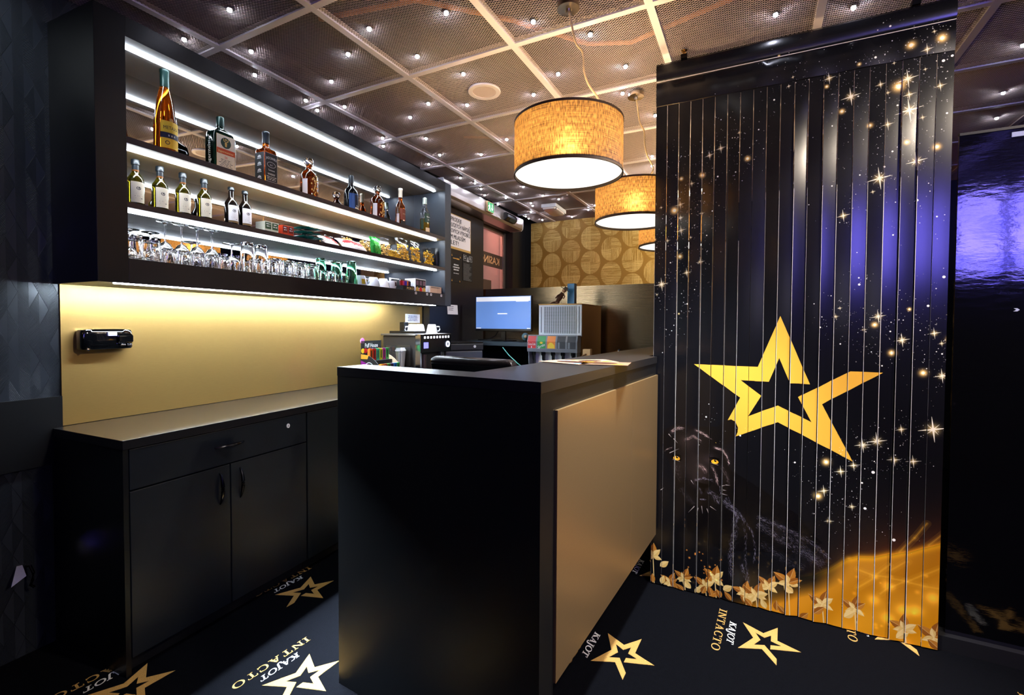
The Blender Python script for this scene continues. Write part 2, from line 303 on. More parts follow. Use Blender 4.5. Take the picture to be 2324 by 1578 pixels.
        A.poly([(x - 24, y + 8), (x, y + 13), (x + 22, y + 7), (x + 20, y + 16), (x, y + 20), (x - 22, y + 15)], (4, 3, 3))
    for L in WHISK:
        for a, b in zip(L[:-1], L[1:]): A.line(a, b, 1.7, (225, 205, 195), .8, True)
    # leaves
    def leaf(x, y, ang, ln, wd, c1, c2):
        ca, sa = math.cos(ang), math.sin(ang)
        def pt(t, s_): return (x + ca * t * ln - sa * s_, y + sa * t * ln + ca * s_)
        T = np.linspace(0, 1, 12); up_ = [pt(t, wd * math.sin(PI * t ** .8)) for t in T]; dn = [pt(t, -wd * math.sin(PI * t ** .8)) for t in T]
        A.poly(up_ + [pt(t, 0) for t in T[::-1]], c1); A.poly(dn + [pt(t, 0) for t in T[::-1]], c2); A.line(pt(0, 0), pt(1, 0), .8, (250, 225, 160), .6)
    lr = random.Random(5)
    CR, BR_ = [(240, 206, 130), (228, 188, 108)], [(150, 88, 30), (190, 122, 44)]
    for i, (x, y) in enumerate(PLANTS):
        hgt = max(50, y + 6) if y > 20 else 60; A.line((x + 8, 0), (x, y + 4), 2.2, (235, 200, 130)); k = .8 + .35 * lr.random()
        for ang, ln, pal in ((150, 62, BR_), (78, 66, BR_), (200, 42, CR), (-22, 44, CR), (35, 52, BR_ if i % 2 else CR), (235, 38, CR), (118, 36, CR)):
            a = R(ang + lr.uniform(-16, 16)); leaf(x, y, a, ln * k, ln * k * .26, pal[0], pal[1])
        leaf(x + lr.uniform(-40, 40), max(4, y - 45), R(lr.choice((40, 140))), 52, 15, *lr.choice((CR, BR_)))
    for x in np.linspace(20, 640, 15): leaf(x + lr.uniform(-14, 14), lr.uniform(0, 14), R(lr.uniform(30, 150)), 46, 13, *lr.choice((CR, BR_)))
    for _ in range(22): A.blob(lr.uniform(150, 330), lr.uniform(70, 210), lr.uniform(2, 4.5), (255, 150, 50), 1)
    # stars and dust
    sp = [q for q in SPARKS if q[1] > 250]
    for x, y, t, r in sp:
        if t == 's': A.star(x, y, r * 1.15)
        elif t == 'g': A.blob(x, y, r * .95, (255, 205, 110), 1.2); A.disc(x, y, r * .42, (255, 240, 190)); A.star(x, y, r * .6)
        else: A.disc(x, y, max(2.2, r * .75), (255, 250, 238))
    for x, y, t, r in sp:
        for _ in range(20 if t != 'd' else 11):
            q = (x + rng.normal(0, 45), y + rng.normal(0, 50))
            if 0 < q[0] < BW and 300 < q[1] < BH - 8: A.disc(q[0], q[1], rng.choice([.8, 1.1, 1.5, 2.2], p=[.4, .3, .2, .1]), (255, 250, 240), rng.uniform(.35, 1))
    return to_image('banner_print', np.flipud(A.A)[::-1])
def paint_circles():
    A = Art(2000, 1000, .9, (150, 112, 40)); a_ = .0
    Yg, Xg = np.mgrid[0:A.H, 0:A.W] / .9; D = 262.; hh = 300.
    nz = np.cumsum(rng.normal(0, 1, (A.H, A.W)), 1) * .06; nz2 = np.cumsum(rng.normal(0, 1, (A.H, A.W)), 0) * .06
    ph = rng.uniform(0, 6, (A.H, 1)); pv = rng.uniform(0, 6, (1, A.W))
    hl = (np.sin(Yg / 2.0 + nz + .6 * np.sin(Xg / 60 + ph)) + rng.normal(0, .5, (A.H, 1))) > .15; vl = (np.sin(Xg / 2.0 + nz2 + .6 * np.sin(Yg / 60 + pv)) + rng.normal(0, .5, (1, A.W))) > .15
    g = random.Random(3)
    for i in range(-1, 9):
        for j in range(-1, 5):
            cx, cy = i * D * .98 + 40, j * hh + (hh / 2 if i % 2 else 0); wn = A.win(cx - D / 2, cx + D / 2, cy - hh / 2, cy + hh / 2)
            if not wn: continue
            a, b, c, d, X, Y = wn; rr = np.hypot((X - cx) / (D * .49), (Y - cy) / (hh * .49)); edge = 1 - .05 * rng.random(X.shape)
            for qx in (0, 1):
                for qy in (0, 1):
                    m = (rr < edge) & ((X > cx) == bool(qx)) & ((Y > cy) == bool(qy)); md = g.choice((0, 0, 1, 2)); L = [hl, vl, hl | vl][md][c:d, a:b]
                    A.put(wn, m * L * .75, (240, 212, 140))
    return to_image('circle_print', A.A)
def relief_tile():
    H, W = 512, 512; y, x = np.mgrid[0:H, 0:W]; out = np.full((H, W), .5, np.float32); n = 4; cw, ch = W / n, H / 2; g = random.Random(9)
    sty = {}
    for i in range(n):
        for j in range(4): sty[(i, j)] = (g.choice((-1, 1, 1)), g.choice((0, 1, 2, 2)), g.uniform(.6, 1))
    for i in range(-1, n + 1):
        for j in range(-1, 5):
            cx, cy = (i + (.5 if j % 2 else 0)) * cw, j * ch / 2; u = (x - cx) / (cw / 2); v = (y - cy) / (ch / 2); m = np.abs(u) + np.abs(v) < .985
            sg, side, am = sty[(i % n, j % 4)]; ln = np.sin((v * ch / 2 + sg * np.abs(u) * cw * .55) * 2 * PI / 11.5)
            st = (ln > 0) * am; st = np.where((side == 0) & (u < 0), .25, st); st = np.where((side == 1) & (u > 0), .25, st); out[m] = st[m]
    return to_image('relief_height', out, True)
def img_mat(name, im, rough, bumpimg=False, col=None, metal=0.0, strength=.6, spec=.5, dist=.004):
    m = bpy.data.materials.new(name); m.use_nodes = True; nt = m.node_tree; b = nt.nodes['Principled BSDF']; t = nt.nodes.new('ShaderNodeTexImage'); t.image = im
    b.inputs['Roughness'].default_value = rough; b.inputs['Metallic'].default_value = metal; b.inputs['Specular IOR Level'].default_value = spec
    if bumpimg:
        b.inputs['Base Color'].default_value = (*lin(col), 1); bp = nt.nodes.new('ShaderNodeBump'); bp.inputs['Strength'].default_value = strength; bp.inputs['Distance'].default_value = dist
        nt.links.new(t.outputs[0], bp.inputs['Height']); nt.links.new(bp.outputs[0], b.inputs['Normal'])
    else: nt.links.new(t.outputs[0], b.inputs['Base Color'])
    return m
def uv_from(o, f):
    me = o.data; uv = me.uv_layers.new(name='uv')
    for lp in me.loops: uv.data[lp.index].uv = f(me.vertices[lp.vertex_index].co)
RELIEF = img_mat('relief_wallpaper', relief_tile(), .30, True, (40, 44, 50), strength=1.0, dist=.012, spec=.8)
CIRC = img_mat('circle_wallpaper', paint_circles(), .5, metal=.25)
BANNER = img_mat('banner_vinyl', paint_banner(), .24, spec=.7)
_b = BANNER.node_tree.nodes['Principled BSDF']; _t = BANNER.node_tree.nodes.new('ShaderNodeTangent'); _t.direction_type = 'UV_MAP'; _t.uv_map = 'uv'; _b.inputs['Anisotropic'].default_value = .6; _b.inputs['Anisotropic Rotation'].default_value = 0.0; BANNER.node_tree.links.new(_t.outputs[0], _b.inputs['Tangent'])   # vertically brushed vinyl

# ------------------------------------------------------------------ room shell
CEIL = 2.62; WALLB = mat('wall_black', (14, 15, 18), .5)
CARPET = mat('carpet', (13, 14, 19), .95, noise=(60, .35), bump=(420, .9), spec=.05)
fl = tag(MB().box(-4.3, 3.0, -1.3, 6.0, -.08, 0).build('floor', CARPET), 'black carpet printed with gold stars and lettering', kind='structure')
wl = MB().box(-.12, 0, -1.95, 2.545, 0, 2.95).build('wall_left', RELIEF, loc=O_S, rotz=TS, kind='structure')
uv_from(wl, lambda c: (c.y / .24, c.z / .27))
wd = MB().box(-.12, .078, 2.545, 3.58, 0, 2.95).box(-.12, .078, 4.37, 5.2, 0, 2.95).box(-.12, .078, 3.58, 4.37, 2.44, 2.95).build('wall_left', mat('wall_satin_black', (17, 18, 24), .4), loc=O_S, rotz=TS, kind='structure')
tag(wl, 'black relief wallpaper wall with rhombus herringbone pattern'); tag(wd, 'satin black wall with posters around the glass door')
wb = MB().box(-3.3, 3.0, 5.62, 5.75, 0, 2.95).build('wall_back', WALLB, kind='structure')
wp = MB().box(-2.62, -.2, 5.605, 5.62, 0, CEIL).build('wallpaper', CIRC, wb); uv_from(wp, lambda c: ((c.x + 2.62) / 2.0, (c.z - 1.62) / 1.0))
MB().box(2.85, 3.0, -1.3, 5.75, 0, 2.95).build('wall_right', WALLB, kind='structure')
MB().box(-3.2, 3.0, -1.3, -1.1, 0, 2.95).build('wall_rear', WALLB, kind='structure')
tr = MB().box(0, .018, -1.95, 0, .73, 1.0).build('trim_1', LAM, loc=O_S, rotz=TS, kind='structure')
tag(tr, 'black dado board across the relief wallpaper')
# ceiling: slab, runners and panels of expanded metal
ce = tag(MB().box(-4.3, 3.0, -1.3, 6.0, 2.95, 3.05).build('ceiling', mat('ceiling_void', (8, 7, 7), .9)), 'dark ceiling void above the expanded metal panels', kind='structure')
MESH = mat('mesh_metal', (190, 174, 164), .45, .2); RUN = mat('runner_paint', (232, 224, 220), .45)
PX, PY = .6285, .6175; GX = [-2.29 + PX * k for k in range(-1, 9)]; GY = [1.383 + PY * k for k in range(-4, 8)]
def mesh_panel(wx, wy):
    """expanded metal: rows of stepped ribbons that touch along their flats and leave hexagonal holes"""
    mb = MB(); n = max(4, int(wx / .0042)); rows = int(wy / .0068); dx = wx / n; dy = wy / rows; a = dy * .44; V = []; F = []
    for j in range(rows):
        o = len(V)
        for i in range(n + 1):
            y = (j + .5) * dy + (a if ((i // 2) + j) % 2 else -a); V.append((i * dx, y - .0010, .0012)); V.append((i * dx, y + .0010, -.0008))
        F += [(o + 2 * i, o + 2 * i + 2, o + 2 * i + 3, o + 2 * i + 1) for i in range(n)]
    mb.add(V, F); return mb
def flat_build(mb, name, m, parent, loc):
    me = bpy.data.meshes.new(name); me.from_pydata(mb.V, [], mb.F); me.materials.append(m); o = bpy.data.objects.new(name, me); COL.objects.link(o); o.parent = parent; o.location = loc; return o
full = None; edge_p = None
for j in range(len(GY) - 1):
    for i in range(len(GX) - 1):
        x, y = GX[i], GY[j]
        if y < -.6 and x > -1: continue
        if i == 0:
            if y < 1.2 and y > -1: loc = (-2.50, y, CEIL)
            loc = (-2.53, y, CEIL)
            if edge_p is None: edge_p = flat_build(mesh_panel(.225, PY - .012), 'mesh_panel', MESH, ce, loc); continue
            src = edge_p
        else:
            loc = (x + .008, y + .006, CEIL)
            if full is None: full = flat_build(mesh_panel(PX - .016, PY - .012), 'mesh_panel', MESH, ce, loc); continue
            src = full
        o = src.copy(); COL.objects.link(o); o.location = loc
for k, x in enumerate(GX[1:]): MB().box(x - .016, x + .016, -1.08, 5.6, CEIL - .008, CEIL + .02).build('ceiling_runner', RUN, ce)
for y in GY[1:]: MB().box(-2.55, 2.8, y - .015, y + .015, CEIL - .0075, CEIL + .02).build('ceiling_runner', RUN, ce)
cd_ = mat('conduit', (170, 105, 50), .5)
MB().tube([(-1.75, 1.5, 2.66), (-1.3, 1.62, 2.68), (-1.0, 1.9, 2.67), (-.75, 2.25, 2.68), (-.55, 2.3, 2.66), (-.1, 2.2, 2.67)], .011).build('conduit', cd_, ce, smooth=True)
MB().tube([(-1.9, 2.9, 2.66), (-1.6, 3.1, 2.67), (-1.5, 3.5, 2.66), (-1.2, 3.7, 2.68)], .009).build('conduit', cd_, ce, smooth=True)

# carpet motif: broken star over two lines of serif lettering, a flat print in the pile
def arc(cx, cy, rx, ry, a0, a1, tx, ty, n=20):
    T = [R(a0 + (a1 - a0) * i / n) for i in range(n + 1)]
    return [(cx + rx * math.cos(t), cy + ry * math.sin(t)) for t in T] + [(cx + (rx - tx) * math.cos(t), cy + (ry - ty) * math.sin(t)) for t in reversed(T)]
def bx(x0, x1, y0, y1): return [(x0, y0), (x1, y0), (x1, y1), (x0, y1)]
SER = {'I': (.42, [bx(.13, .29, 0, 1), bx(0, .42, 0, .07), bx(0, .42, .93, 1)]),
 'N': (.92, [bx(.1, .2, 0, 1), bx(.72, .82, 0, 1), [(.08, 1), (.28, 1), (.84, 0), (.7, 0)], bx(0, .32, 0, .07), bx(.6, .92, .93, 1), bx(0, .2, .93, 1)]),
 'T': (.76, [bx(.3, .46, 0, 1), bx(0, .76, .92, 1), bx(0, .07, .72, 1), bx(.69, .76, .72, 1), bx(.18, .58, 0, .07)]),
 'A': (.9, [[(.4, 1), (.5, 1), (.2, 0), (.1, 0)], [(.36, 1), (.54, 1), (.84, 0), (.64, 0)], bx(.24, .66, .3, .38), bx(0, .3, 0, .07), bx(.56, .92, 0, .07)]),
 'C': (.8, [arc(.45, .5, .43, .52, 48, 312, .15, .08), bx(.7, .77, .62, .98), bx(.7, .77, .04, .3)]),
 'O': (.94, [arc(.46, .5, .45, .52, 0, 180, .15, .08), arc(.46, .5, .45, .52, 180, 360, .15, .08)]),
 'K': (.9, [bx(.1, .28, 0, 1), [(.24, .42), (.24, .56), (.66, 1), (.8, 1)], [(.34, .6), (.52, .66), (.9, 0), (.66, 0)], bx(0, .38, 0, .08), bx(0, .38, .92, 1), bx(.56, .9, .92, 1), bx(.56, .96, 0, .08)]),
 'J': (.5, [bx(.2, .38, -.1, 1), arc(.12, -.1, .26, .25, 180, 360, .16, .12), bx(.06, .5, .92, 1)])}
def serif(mb, s_, size, f, shear=0, gap=.1, m=0, thick=.0012):
    wd_ = sum(SER[c][0] + gap for c in s_) - gap; x = -wd_ / 2
    for c in s_:
        for P in SER[c][1]: mb.prism([((x + u + shear * v) * size, v * size) for u, v in P], 0, thick, f, m)
        x += SER[c][0] + gap
    return wd_ * size
ST = np.array(STAR, float); STC = ST.mean(0); STK = .26 / (ST[:, 0].max() - ST[:, 0].min()); STU = [((x - STC[0]) * STK, (y - STC[1]) * STK) for x, y in ST]
CARG = mat('carpet_gold', (228, 178, 100), .9, noise=(300, .25), bump=(420, .8), spec=.05); CARW = mat('carpet_white', (225, 222, 215), .9, noise=(300, .2), spec=.2)
ca, sa = math.cos(R(-2.7)), math.sin(R(-2.7))
def motif(X, Y):
    g = lambda u, v, t: (X + v * ca + u * sa, Y + v * sa - u * ca, t)
    MB().prism(STU, 0, .0012, lambda u, v, t: g(u - .0, v + .146, t)).build('carpet_star', CARG, fl)
    mb = MB(); serif(mb, 'KAJOT', .027, lambda u, v, t: g(u * 1.4, v + .003, t), .25, .03); mb.build('carpet_lettering', CARW, fl)
    mb = MB(); serif(mb, 'INTACTO', .032, lambda u, v, t: g(u * 1.5, v - .047, t), .06, .16); mb.build('carpet_lettering', CARG, fl)
for i in range(-5, 4):
    for j in range(-4, 4):
        u, v = i * .487, j * .715 + (.345 if i % 2 else 0); X, Y = -.082 + u * ca - v * sa, 2.172 + u * sa + v * ca
        if -2.4 < X < 1.0 and .45 < Y < 3.4: motif(X, Y)

# ------------------------------------------------------------------ back bar: splashback, base cabinets, worktop
o = tag(MB().box(0, .006, .003, 2.535, .876, 1.468).build('splashback', GOLD, loc=SH(0.001, 0), rotz=TS), 'brushed gold splashback panel on the wall above the black worktop', 'splashback')
wt = thing('worktop', 'long black worktop along the gold splashback', 'worktop', SH(0, 0), TS)
MB().prism([(.001, -.032), (.505, -.032), (.505, 2.85), (.081, 2.85), (.081, 2.549), (.001, 2.549)], .84, .874, lambda u, v, t: (u, v, t)).build('top_board', LAMTOP, wt, bevel=.0015)
def handle(parent, c, L, vertical):
    mb = MB(); n = 14; P = []
    for i in range(n + 1):
        t = i / n; a = (t - .5) * L; out = .019 * math.sin(PI * t) ** .7
        P.append((c[0] + out, c[1] + (0 if vertical else a), c[2] + (a if vertical else 0)))
    mb.tube(P, [.0034 + .0045 * math.sin(PI * i / n) for i in range(n + 1)], 8)
    return mb.build('handle', mat('dark_chrome', (60, 60, 66), .18, 1.0), parent, smooth=True)
def base_unit(s0, s1, label, doors, drawer):
    t = thing('base_cabinet', label, 'cabinet', SH(0, s0), TS); w_ = s1 - s0
    MB().box(.01, .478, .002, w_ - .002, .06, .838).build('body', MATT, t)
    MB().box(.06, .462, .0, w_, .0, .06).build('plinth', MATT, t)
    if drawer: MB().box(.003, .5, -.018, -.001, .0, .8395).build('end_panel', LAM, t)
    if drawer:
        d = MB().box(.48, .5, .003, w_ - .003, .686, .836).build('drawer', CABF, t, bevel=.0015); handle(d, (.5, .385, .767), .135, False)
        k = MB(); k.prism([(.009 * math.cos(a), .011 * math.sin(a)) for a in np.linspace(0, 2 * PI, 20)[:-1]], .4995, .504, lambda u, v, q: (q, w_ - .115 + u, .79 + v)); k.box(.504, .5046, w_ - .116, w_ - .114, .785, .795, 1); k.build('lock', [WHITE, INK], d)
    zt = .68 if drawer else .836; e = [0] + doors + [w_]
    for i in range(len(e) - 1):
        d = MB().box(.48, .5, e[i] + .003, e[i + 1] - .003, .062, zt).build('door', CABF, t, bevel=.0015)
        if drawer: handle(d, (.5, e[i + 1] - .048 if i == 0 else e[i] + .045, .585), .135, True)
    return t
base_unit(-.012, .792, 'black two door base cabinet with drawer at the near end of the worktop', [.388], True)
base_unit(.795, 1.6, 'plain black base cabinet behind the end of the bar counter', [], False)
base_unit(1.603, 2.54, 'black base cabinet under the coffee machine, hidden by the bar', [.46], False)

# ------------------------------------------------------------------ lit wall shelf unit
uc = thing('wall_shelf_unit', 'black wall mounted shelf unit with mirrored back and light strips', 'shelf unit', SH(0, 0, 1.455), TS)
def zz(a): return a - 1.455
S0, S1, Z0, Z1, DF = -.017, 2.495, 1.455, 2.492, .33
MB().box(.002, DF, S0, .085, 0, zz(Z1)).build('side_panel', LAM, uc, bevel=.001)
MB().box(.002, DF, 2.402, S1, 0, zz(Z1)).build('side_panel', mat('lit_side', (58, 64, 72), .45), uc, bevel=.001)  # right panel paler and bluer, the strips' light put into its colour
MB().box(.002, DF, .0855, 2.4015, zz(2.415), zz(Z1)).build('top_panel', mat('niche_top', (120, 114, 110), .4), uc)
MB().box(DF - .002, DF + .0008, .0855, 2.4015, zz(2.4155), zz(Z1) - .0005).build('top_fascia', LAM, uc)
MB().box(.002, DF, .0855, 2.4015, 0, zz(1.554)).build('bottom_board', SHELFD, uc, bevel=.001)
MB().box(.002, .012, .0855, 2.4015, zz(1.5545), zz(2.4145)).build('mirror_back', MIRR, uc)
def board(z0, z1, under):
    MB().box(.0125, DF - .004, .0857, 2.4013, zz(z0), zz(z1), 0).build('shelf', under, uc)
    MB().box(DF - .0039, DF, .0857, 2.4013, zz(z0), zz(z1)).build('shelf_edge', mat('shelf_edge', (70, 58, 54), .5), uc)
board(2.005, 2.03, TAN); board(1.754, 1.776, mat('shelf_grey', (140, 138, 132), .35))  # warm glow under the upper shelf is put into its board colour
def led(d, s0, s1, z, name='light_strip'):
    b = MB().box(d - .010, d + .010, s0, s1, zz(z) - .006, zz(z) - .0003); return tag(b.build(name, LED, uc), 'glowing cold white light strip')
led(.25, .086, 2.36, 2.415); led(.262, .086, 2.36, 2.005); led(.262, .086, 2.36, 1.754); tag(MB().box(.302, .322, .045, 2.27, zz(1.4552) - .004, zz(1.4552) - .0002).build('light_strip', mat('led_strip_low', (255, 255, 255), .5, emit=52, ecol=(214, 234, 255)), uc), 'glowing cold white light strip under the unit')

ar = bpy.data.lights.new('strip_fill', 'AREA'); ar.shape = 'RECTANGLE'; ar.size = .02; ar.size_y = 2.2; ar.energy = 20; ar.color = (.72, .86, 1); ar.spread = R(46)   # extra area light along the low strip, added to brighten the floor
ao = bpy.data.objects.new('strip_fill', ar); COL.objects.link(ao); ao.parent = uc; ao.location = (.312, 1.15, -.013); ao.rotation_euler = (0, R(-35), 0)
# ------------------------------------------------------------------ bar counter
bar = thing('bar_counter', 'black L-shaped bar counter with gold front panel', 'bar counter', O_B, TB)
HB = 1.147; MB_ = MB()
MB_.prism([(-.816, .0), (0, 0), (0, 1.225), (-.045, 1.225), (-.045, 2.455), (-.305, 2.455), (-.305, .121), (-.816, .121)], HB - .032, HB, lambda u, v, t: (u, v, t)); MB_.build('countertop', LAMTOP, bar, bevel=.0006)
MB().box(-.815, -.001, .001, .088, 0, HB - .0321).build('end_panel', LAM, bar)
MB().prism([(-.004, .0885), (-.004, 1.224), (-.049, 1.224), (-.049, 2.4545), (-.304, 2.4545), (-.304, .0885)], .262, HB - .0325, lambda u, v, t: (u, v, t)).build('front_body', LAM, bar)
MB().box(-.305, -.22, .0885, 2.4545, 0, .2615).build('plinth', MATT, bar)
for a, b in ((.092, .805), (.8065, 1.222)):
    MB().box(-.0038, .006, a, b, .27, 1.058).build('gold_panel', GOLDB, bar, bevel=.0008)
MB().box(-.80, -.31, .13, .5, .86, .90).build('inner_shelf', LAM, bar)
MB().box(-.80, -.31, .13, .16, 0, .86).build('inner_shelf_support', LAM, bar); MB().box(-.80, -.31, .47, .5, 0, .86).build('inner_shelf_support', LAM, bar)

# ------------------------------------------------------------------ printed strip curtain
bn = thing('strip_curtain', 'tall black vertical strip curtain printed with gold star, panther and sparks', 'curtain', (-.446, 2.397, 0), R(1.28))
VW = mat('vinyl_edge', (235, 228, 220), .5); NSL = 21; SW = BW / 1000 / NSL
def vuv(c): return (c.x / 1.118, c.z / 2.573)
hd = MB(); N = 40; ZS = [2.573, 2.56, 2.53, 2.50, 2.487, 2.483, 2.476, 2.44, 2.40, 2.37]; YS_ = [.0, -.012, -.014, -.010, -.004, .0, -.006, -.008, -.006, -.002]
V = [(1.118 * i / N, YS_[j] - .004 * math.sin(i * .9) * (j > 5), ZS[j]) for j in range(len(ZS)) for i in range(N + 1)]
V += [(x, .012, z) for x, y, z in V]; n1 = (N + 1) * len(ZS); F = []
for j in range(len(ZS) - 1):
    for i in range(N):
        q = (j * (N + 1) + i, j * (N + 1) + i + 1, (j + 1) * (N + 1) + i + 1, (j + 1) * (N + 1) + i); F.append(q); F.append(tuple(n1 + k for k in reversed(q)))
for j in range(len(ZS) - 1):
    for i in (0, N): F.append((j * (N + 1) + i, (j + 1) * (N + 1) + i, n1 + (j + 1) * (N + 1) + i, n1 + j * (N + 1) + i))
for i in range(N):
    for j in (0, len(ZS) - 1): F.append((j * (N + 1) + i, j * (N + 1) + i + 1, n1 + j * (N + 1) + i + 1, n1 + j * (N + 1) + i))
hd.add(V, F); h_ = hd.build('header_band', BANNER, bn, smooth=True); uv_from(h_, vuv)
MB().box(.0, 1.118, -.0055, -.0015, 2.4835, 2.4865).build('seam_cord', mat('seam_cord', (200, 190, 180), .5), bn)
for k in range(NSL):
    yaw = R(([0,3,-13,-2,-14,-5,-14,-2,2,-12,-2,20,-7,15,-4,8,-6,7,11,5,4])[k]); xc = (k + .5) * SW; hw = SW / 2 - .0009; zs = [2.368, 2.33, 2.28, 2.22, 2.15, 2.05] + list(np.linspace(1.9, .006, 10)); V = []; m = len(zs); NX = 4
    for z in zs:
        t = min(1, max(0, (2.368 - z) / .26)); t = t * t * (3 - 2 * t); y_ = yaw * t; bw = .0012 * math.sin(k * 2.3)
        for q in range(NX + 1):
            a = (q / NX * 2 - 1); dx = a * hw; cur = (1 - a * a) * (-.0005) * t
            V.append((xc + dx * math.cos(y_), dx * math.sin(y_) + cur + bw, z))
    n1 = len(V); V += [(x, y + .0028, z) for x, y, z in V]; mb = MB(); F = []; W1 = NX + 1
    for j in range(m - 1):
        for q in range(NX):
            f = (j * W1 + q, j * W1 + q + 1, (j + 1) * W1 + q + 1, (j + 1) * W1 + q); F.append(f); F.append(tuple(n1 + i for i in reversed(f)))
    mb.add(V, F, 0); E_ = []; MG = []
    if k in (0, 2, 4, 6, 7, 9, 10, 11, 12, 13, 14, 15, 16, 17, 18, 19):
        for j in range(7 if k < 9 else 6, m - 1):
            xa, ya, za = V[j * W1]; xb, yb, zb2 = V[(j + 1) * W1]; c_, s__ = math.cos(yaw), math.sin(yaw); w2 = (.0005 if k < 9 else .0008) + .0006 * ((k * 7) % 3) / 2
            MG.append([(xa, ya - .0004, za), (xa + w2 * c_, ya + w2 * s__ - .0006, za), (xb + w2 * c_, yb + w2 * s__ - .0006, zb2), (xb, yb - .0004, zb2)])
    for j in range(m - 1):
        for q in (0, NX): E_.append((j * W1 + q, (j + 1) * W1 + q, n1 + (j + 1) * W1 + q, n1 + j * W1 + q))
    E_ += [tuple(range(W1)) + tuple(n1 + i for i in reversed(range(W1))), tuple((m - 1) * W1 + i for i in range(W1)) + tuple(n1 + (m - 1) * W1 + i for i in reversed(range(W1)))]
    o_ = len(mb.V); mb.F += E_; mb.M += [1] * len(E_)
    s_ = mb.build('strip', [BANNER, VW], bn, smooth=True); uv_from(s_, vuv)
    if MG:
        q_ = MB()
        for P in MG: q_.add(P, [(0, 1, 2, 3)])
        q_.build('edge_gleam', VW, s_)  # pale front strips paint the light caught along the edges
BRASS = mat('brass', (200, 150, 70), .25, 1.0)
hb = MB(); hb.box(.112, .14, -.012, .014, 2.573, 2.592, 1); hb.lathe([(.006, 2.592), (.008, 2.598), (.008, 2.606), (.013, 2.61), (.015, 2.612)], 16, (.126, 0), 0)
tag(hb.build('hanger', [BRASS, BLACK], bn, smooth=True), 'brass hanger fitting')
hb = MB(); hb.box(.98, 1.008, -.012, .014, 2.573, 2.592, 1); hb.lathe([(.006, 2.592), (.008, 2.606), (.015, 2.612)], 16, (.994, 0), 0); tag(hb.build('hanger', [BRASS, BLACK], bn, smooth=True), 'brass hanger fitting')

# ------------------------------------------------------------------ glossy glass partition to the right of the curtain
gp = thing('glass_partition', 'black glossy glass partition to the right of the strip curtain', 'partition', (.705, 2.47, 0))
GL = mat('black_glass', (5, 5, 7), .07, spec=.9, bump=(14, .05, (1, 1, 3)))
MB().box(0, 2.1, 0, .012, .06, 2.05).build('glass_panel', GL, gp); MB().box(-.03, 2.1, -.03, .04, 0, .06).build('plinth', MATT, gp); MB().box(0, 2.1, -.004, .016, 2.05, 2.06).build('top_rail', MATT, gp)
MB().box(.15, .21, -.0012, 0, 2.02, 2.038).build('sticker', mat('sticker', (120, 130, 170), .5), gp)
mk = MB(); mk.prism([(0, 0), (.008, .006), (.001, .012), (.011, .012), (.018, .006), (.011, 0)], -.001, 0, lambda u, v, t: (.17 + u, t, 1.359 + v)); mk.build('arrow_mark', mat('mark', (150, 155, 180), .5), gp)
# two gaming machines whose screens the partition and the curtain reflect
def machine(x, label):
    t = thing('gaming_machine', label, 'machine', (x, -.95, 0)); MB().box(-.18, .18, -.14, .12, 0, 2.62 - .06).build('cabinet', MATT, t, bevel=.01)
    s_ = MB(); s_.box(-.155, .155, .12, .124, 1.8, 2.49); tag(s_.build('upper_screen', SCREEN, t), 'lit blue screen')
    MB().prism([(.12, .78), (.26, .74), (.26, .80), (.12, .86)], -.17, .17, lambda u, v, q: (q, u, v)).build('button_deck', BLACK, t)
    return t
def screen_mat():
    m = mat('machine_screen', (20, 20, 60), .3, emit=8, ecol=(70, 70, 235)); nt = m.node_tree; b = nt.nodes['Principled BSDF']; tc = nt.nodes.new('ShaderNodeTexCoord'); n = nt.nodes.new('ShaderNodeTexNoise'); mp = nt.nodes.new('ShaderNodeMapping')
    mp.inputs['Scale'].default_value = (2, 2, 9); n.inputs['Scale'].default_value = 1.4; nt.links.new(tc.outputs['Object'], mp.inputs[0]); nt.links.new(mp.outputs[0], n.inputs['Vector'])
    r = nt.nodes.new('ShaderNodeValToRGB'); r.color_ramp.elements[0].position = .35; r.color_ramp.elements[0].color = (*lin((58, 58, 235)), 1); r.color_ramp.elements[1].position = .65; r.color_ramp.elements[1].color = (*lin((140, 124, 235)), 1)
    nt.links.new(n.outputs['Fac'], r.inputs[0]); nt.links.new(r.outputs[0], b.inputs['Emission Color']); return m
SCREEN = screen_mat()
machine(1.80, 'black gaming machine with blue screen behind the camera, nearer the curtain side'); machine(2.18, 'black gaming machine with blue screen behind the camera, nearer the right wall')

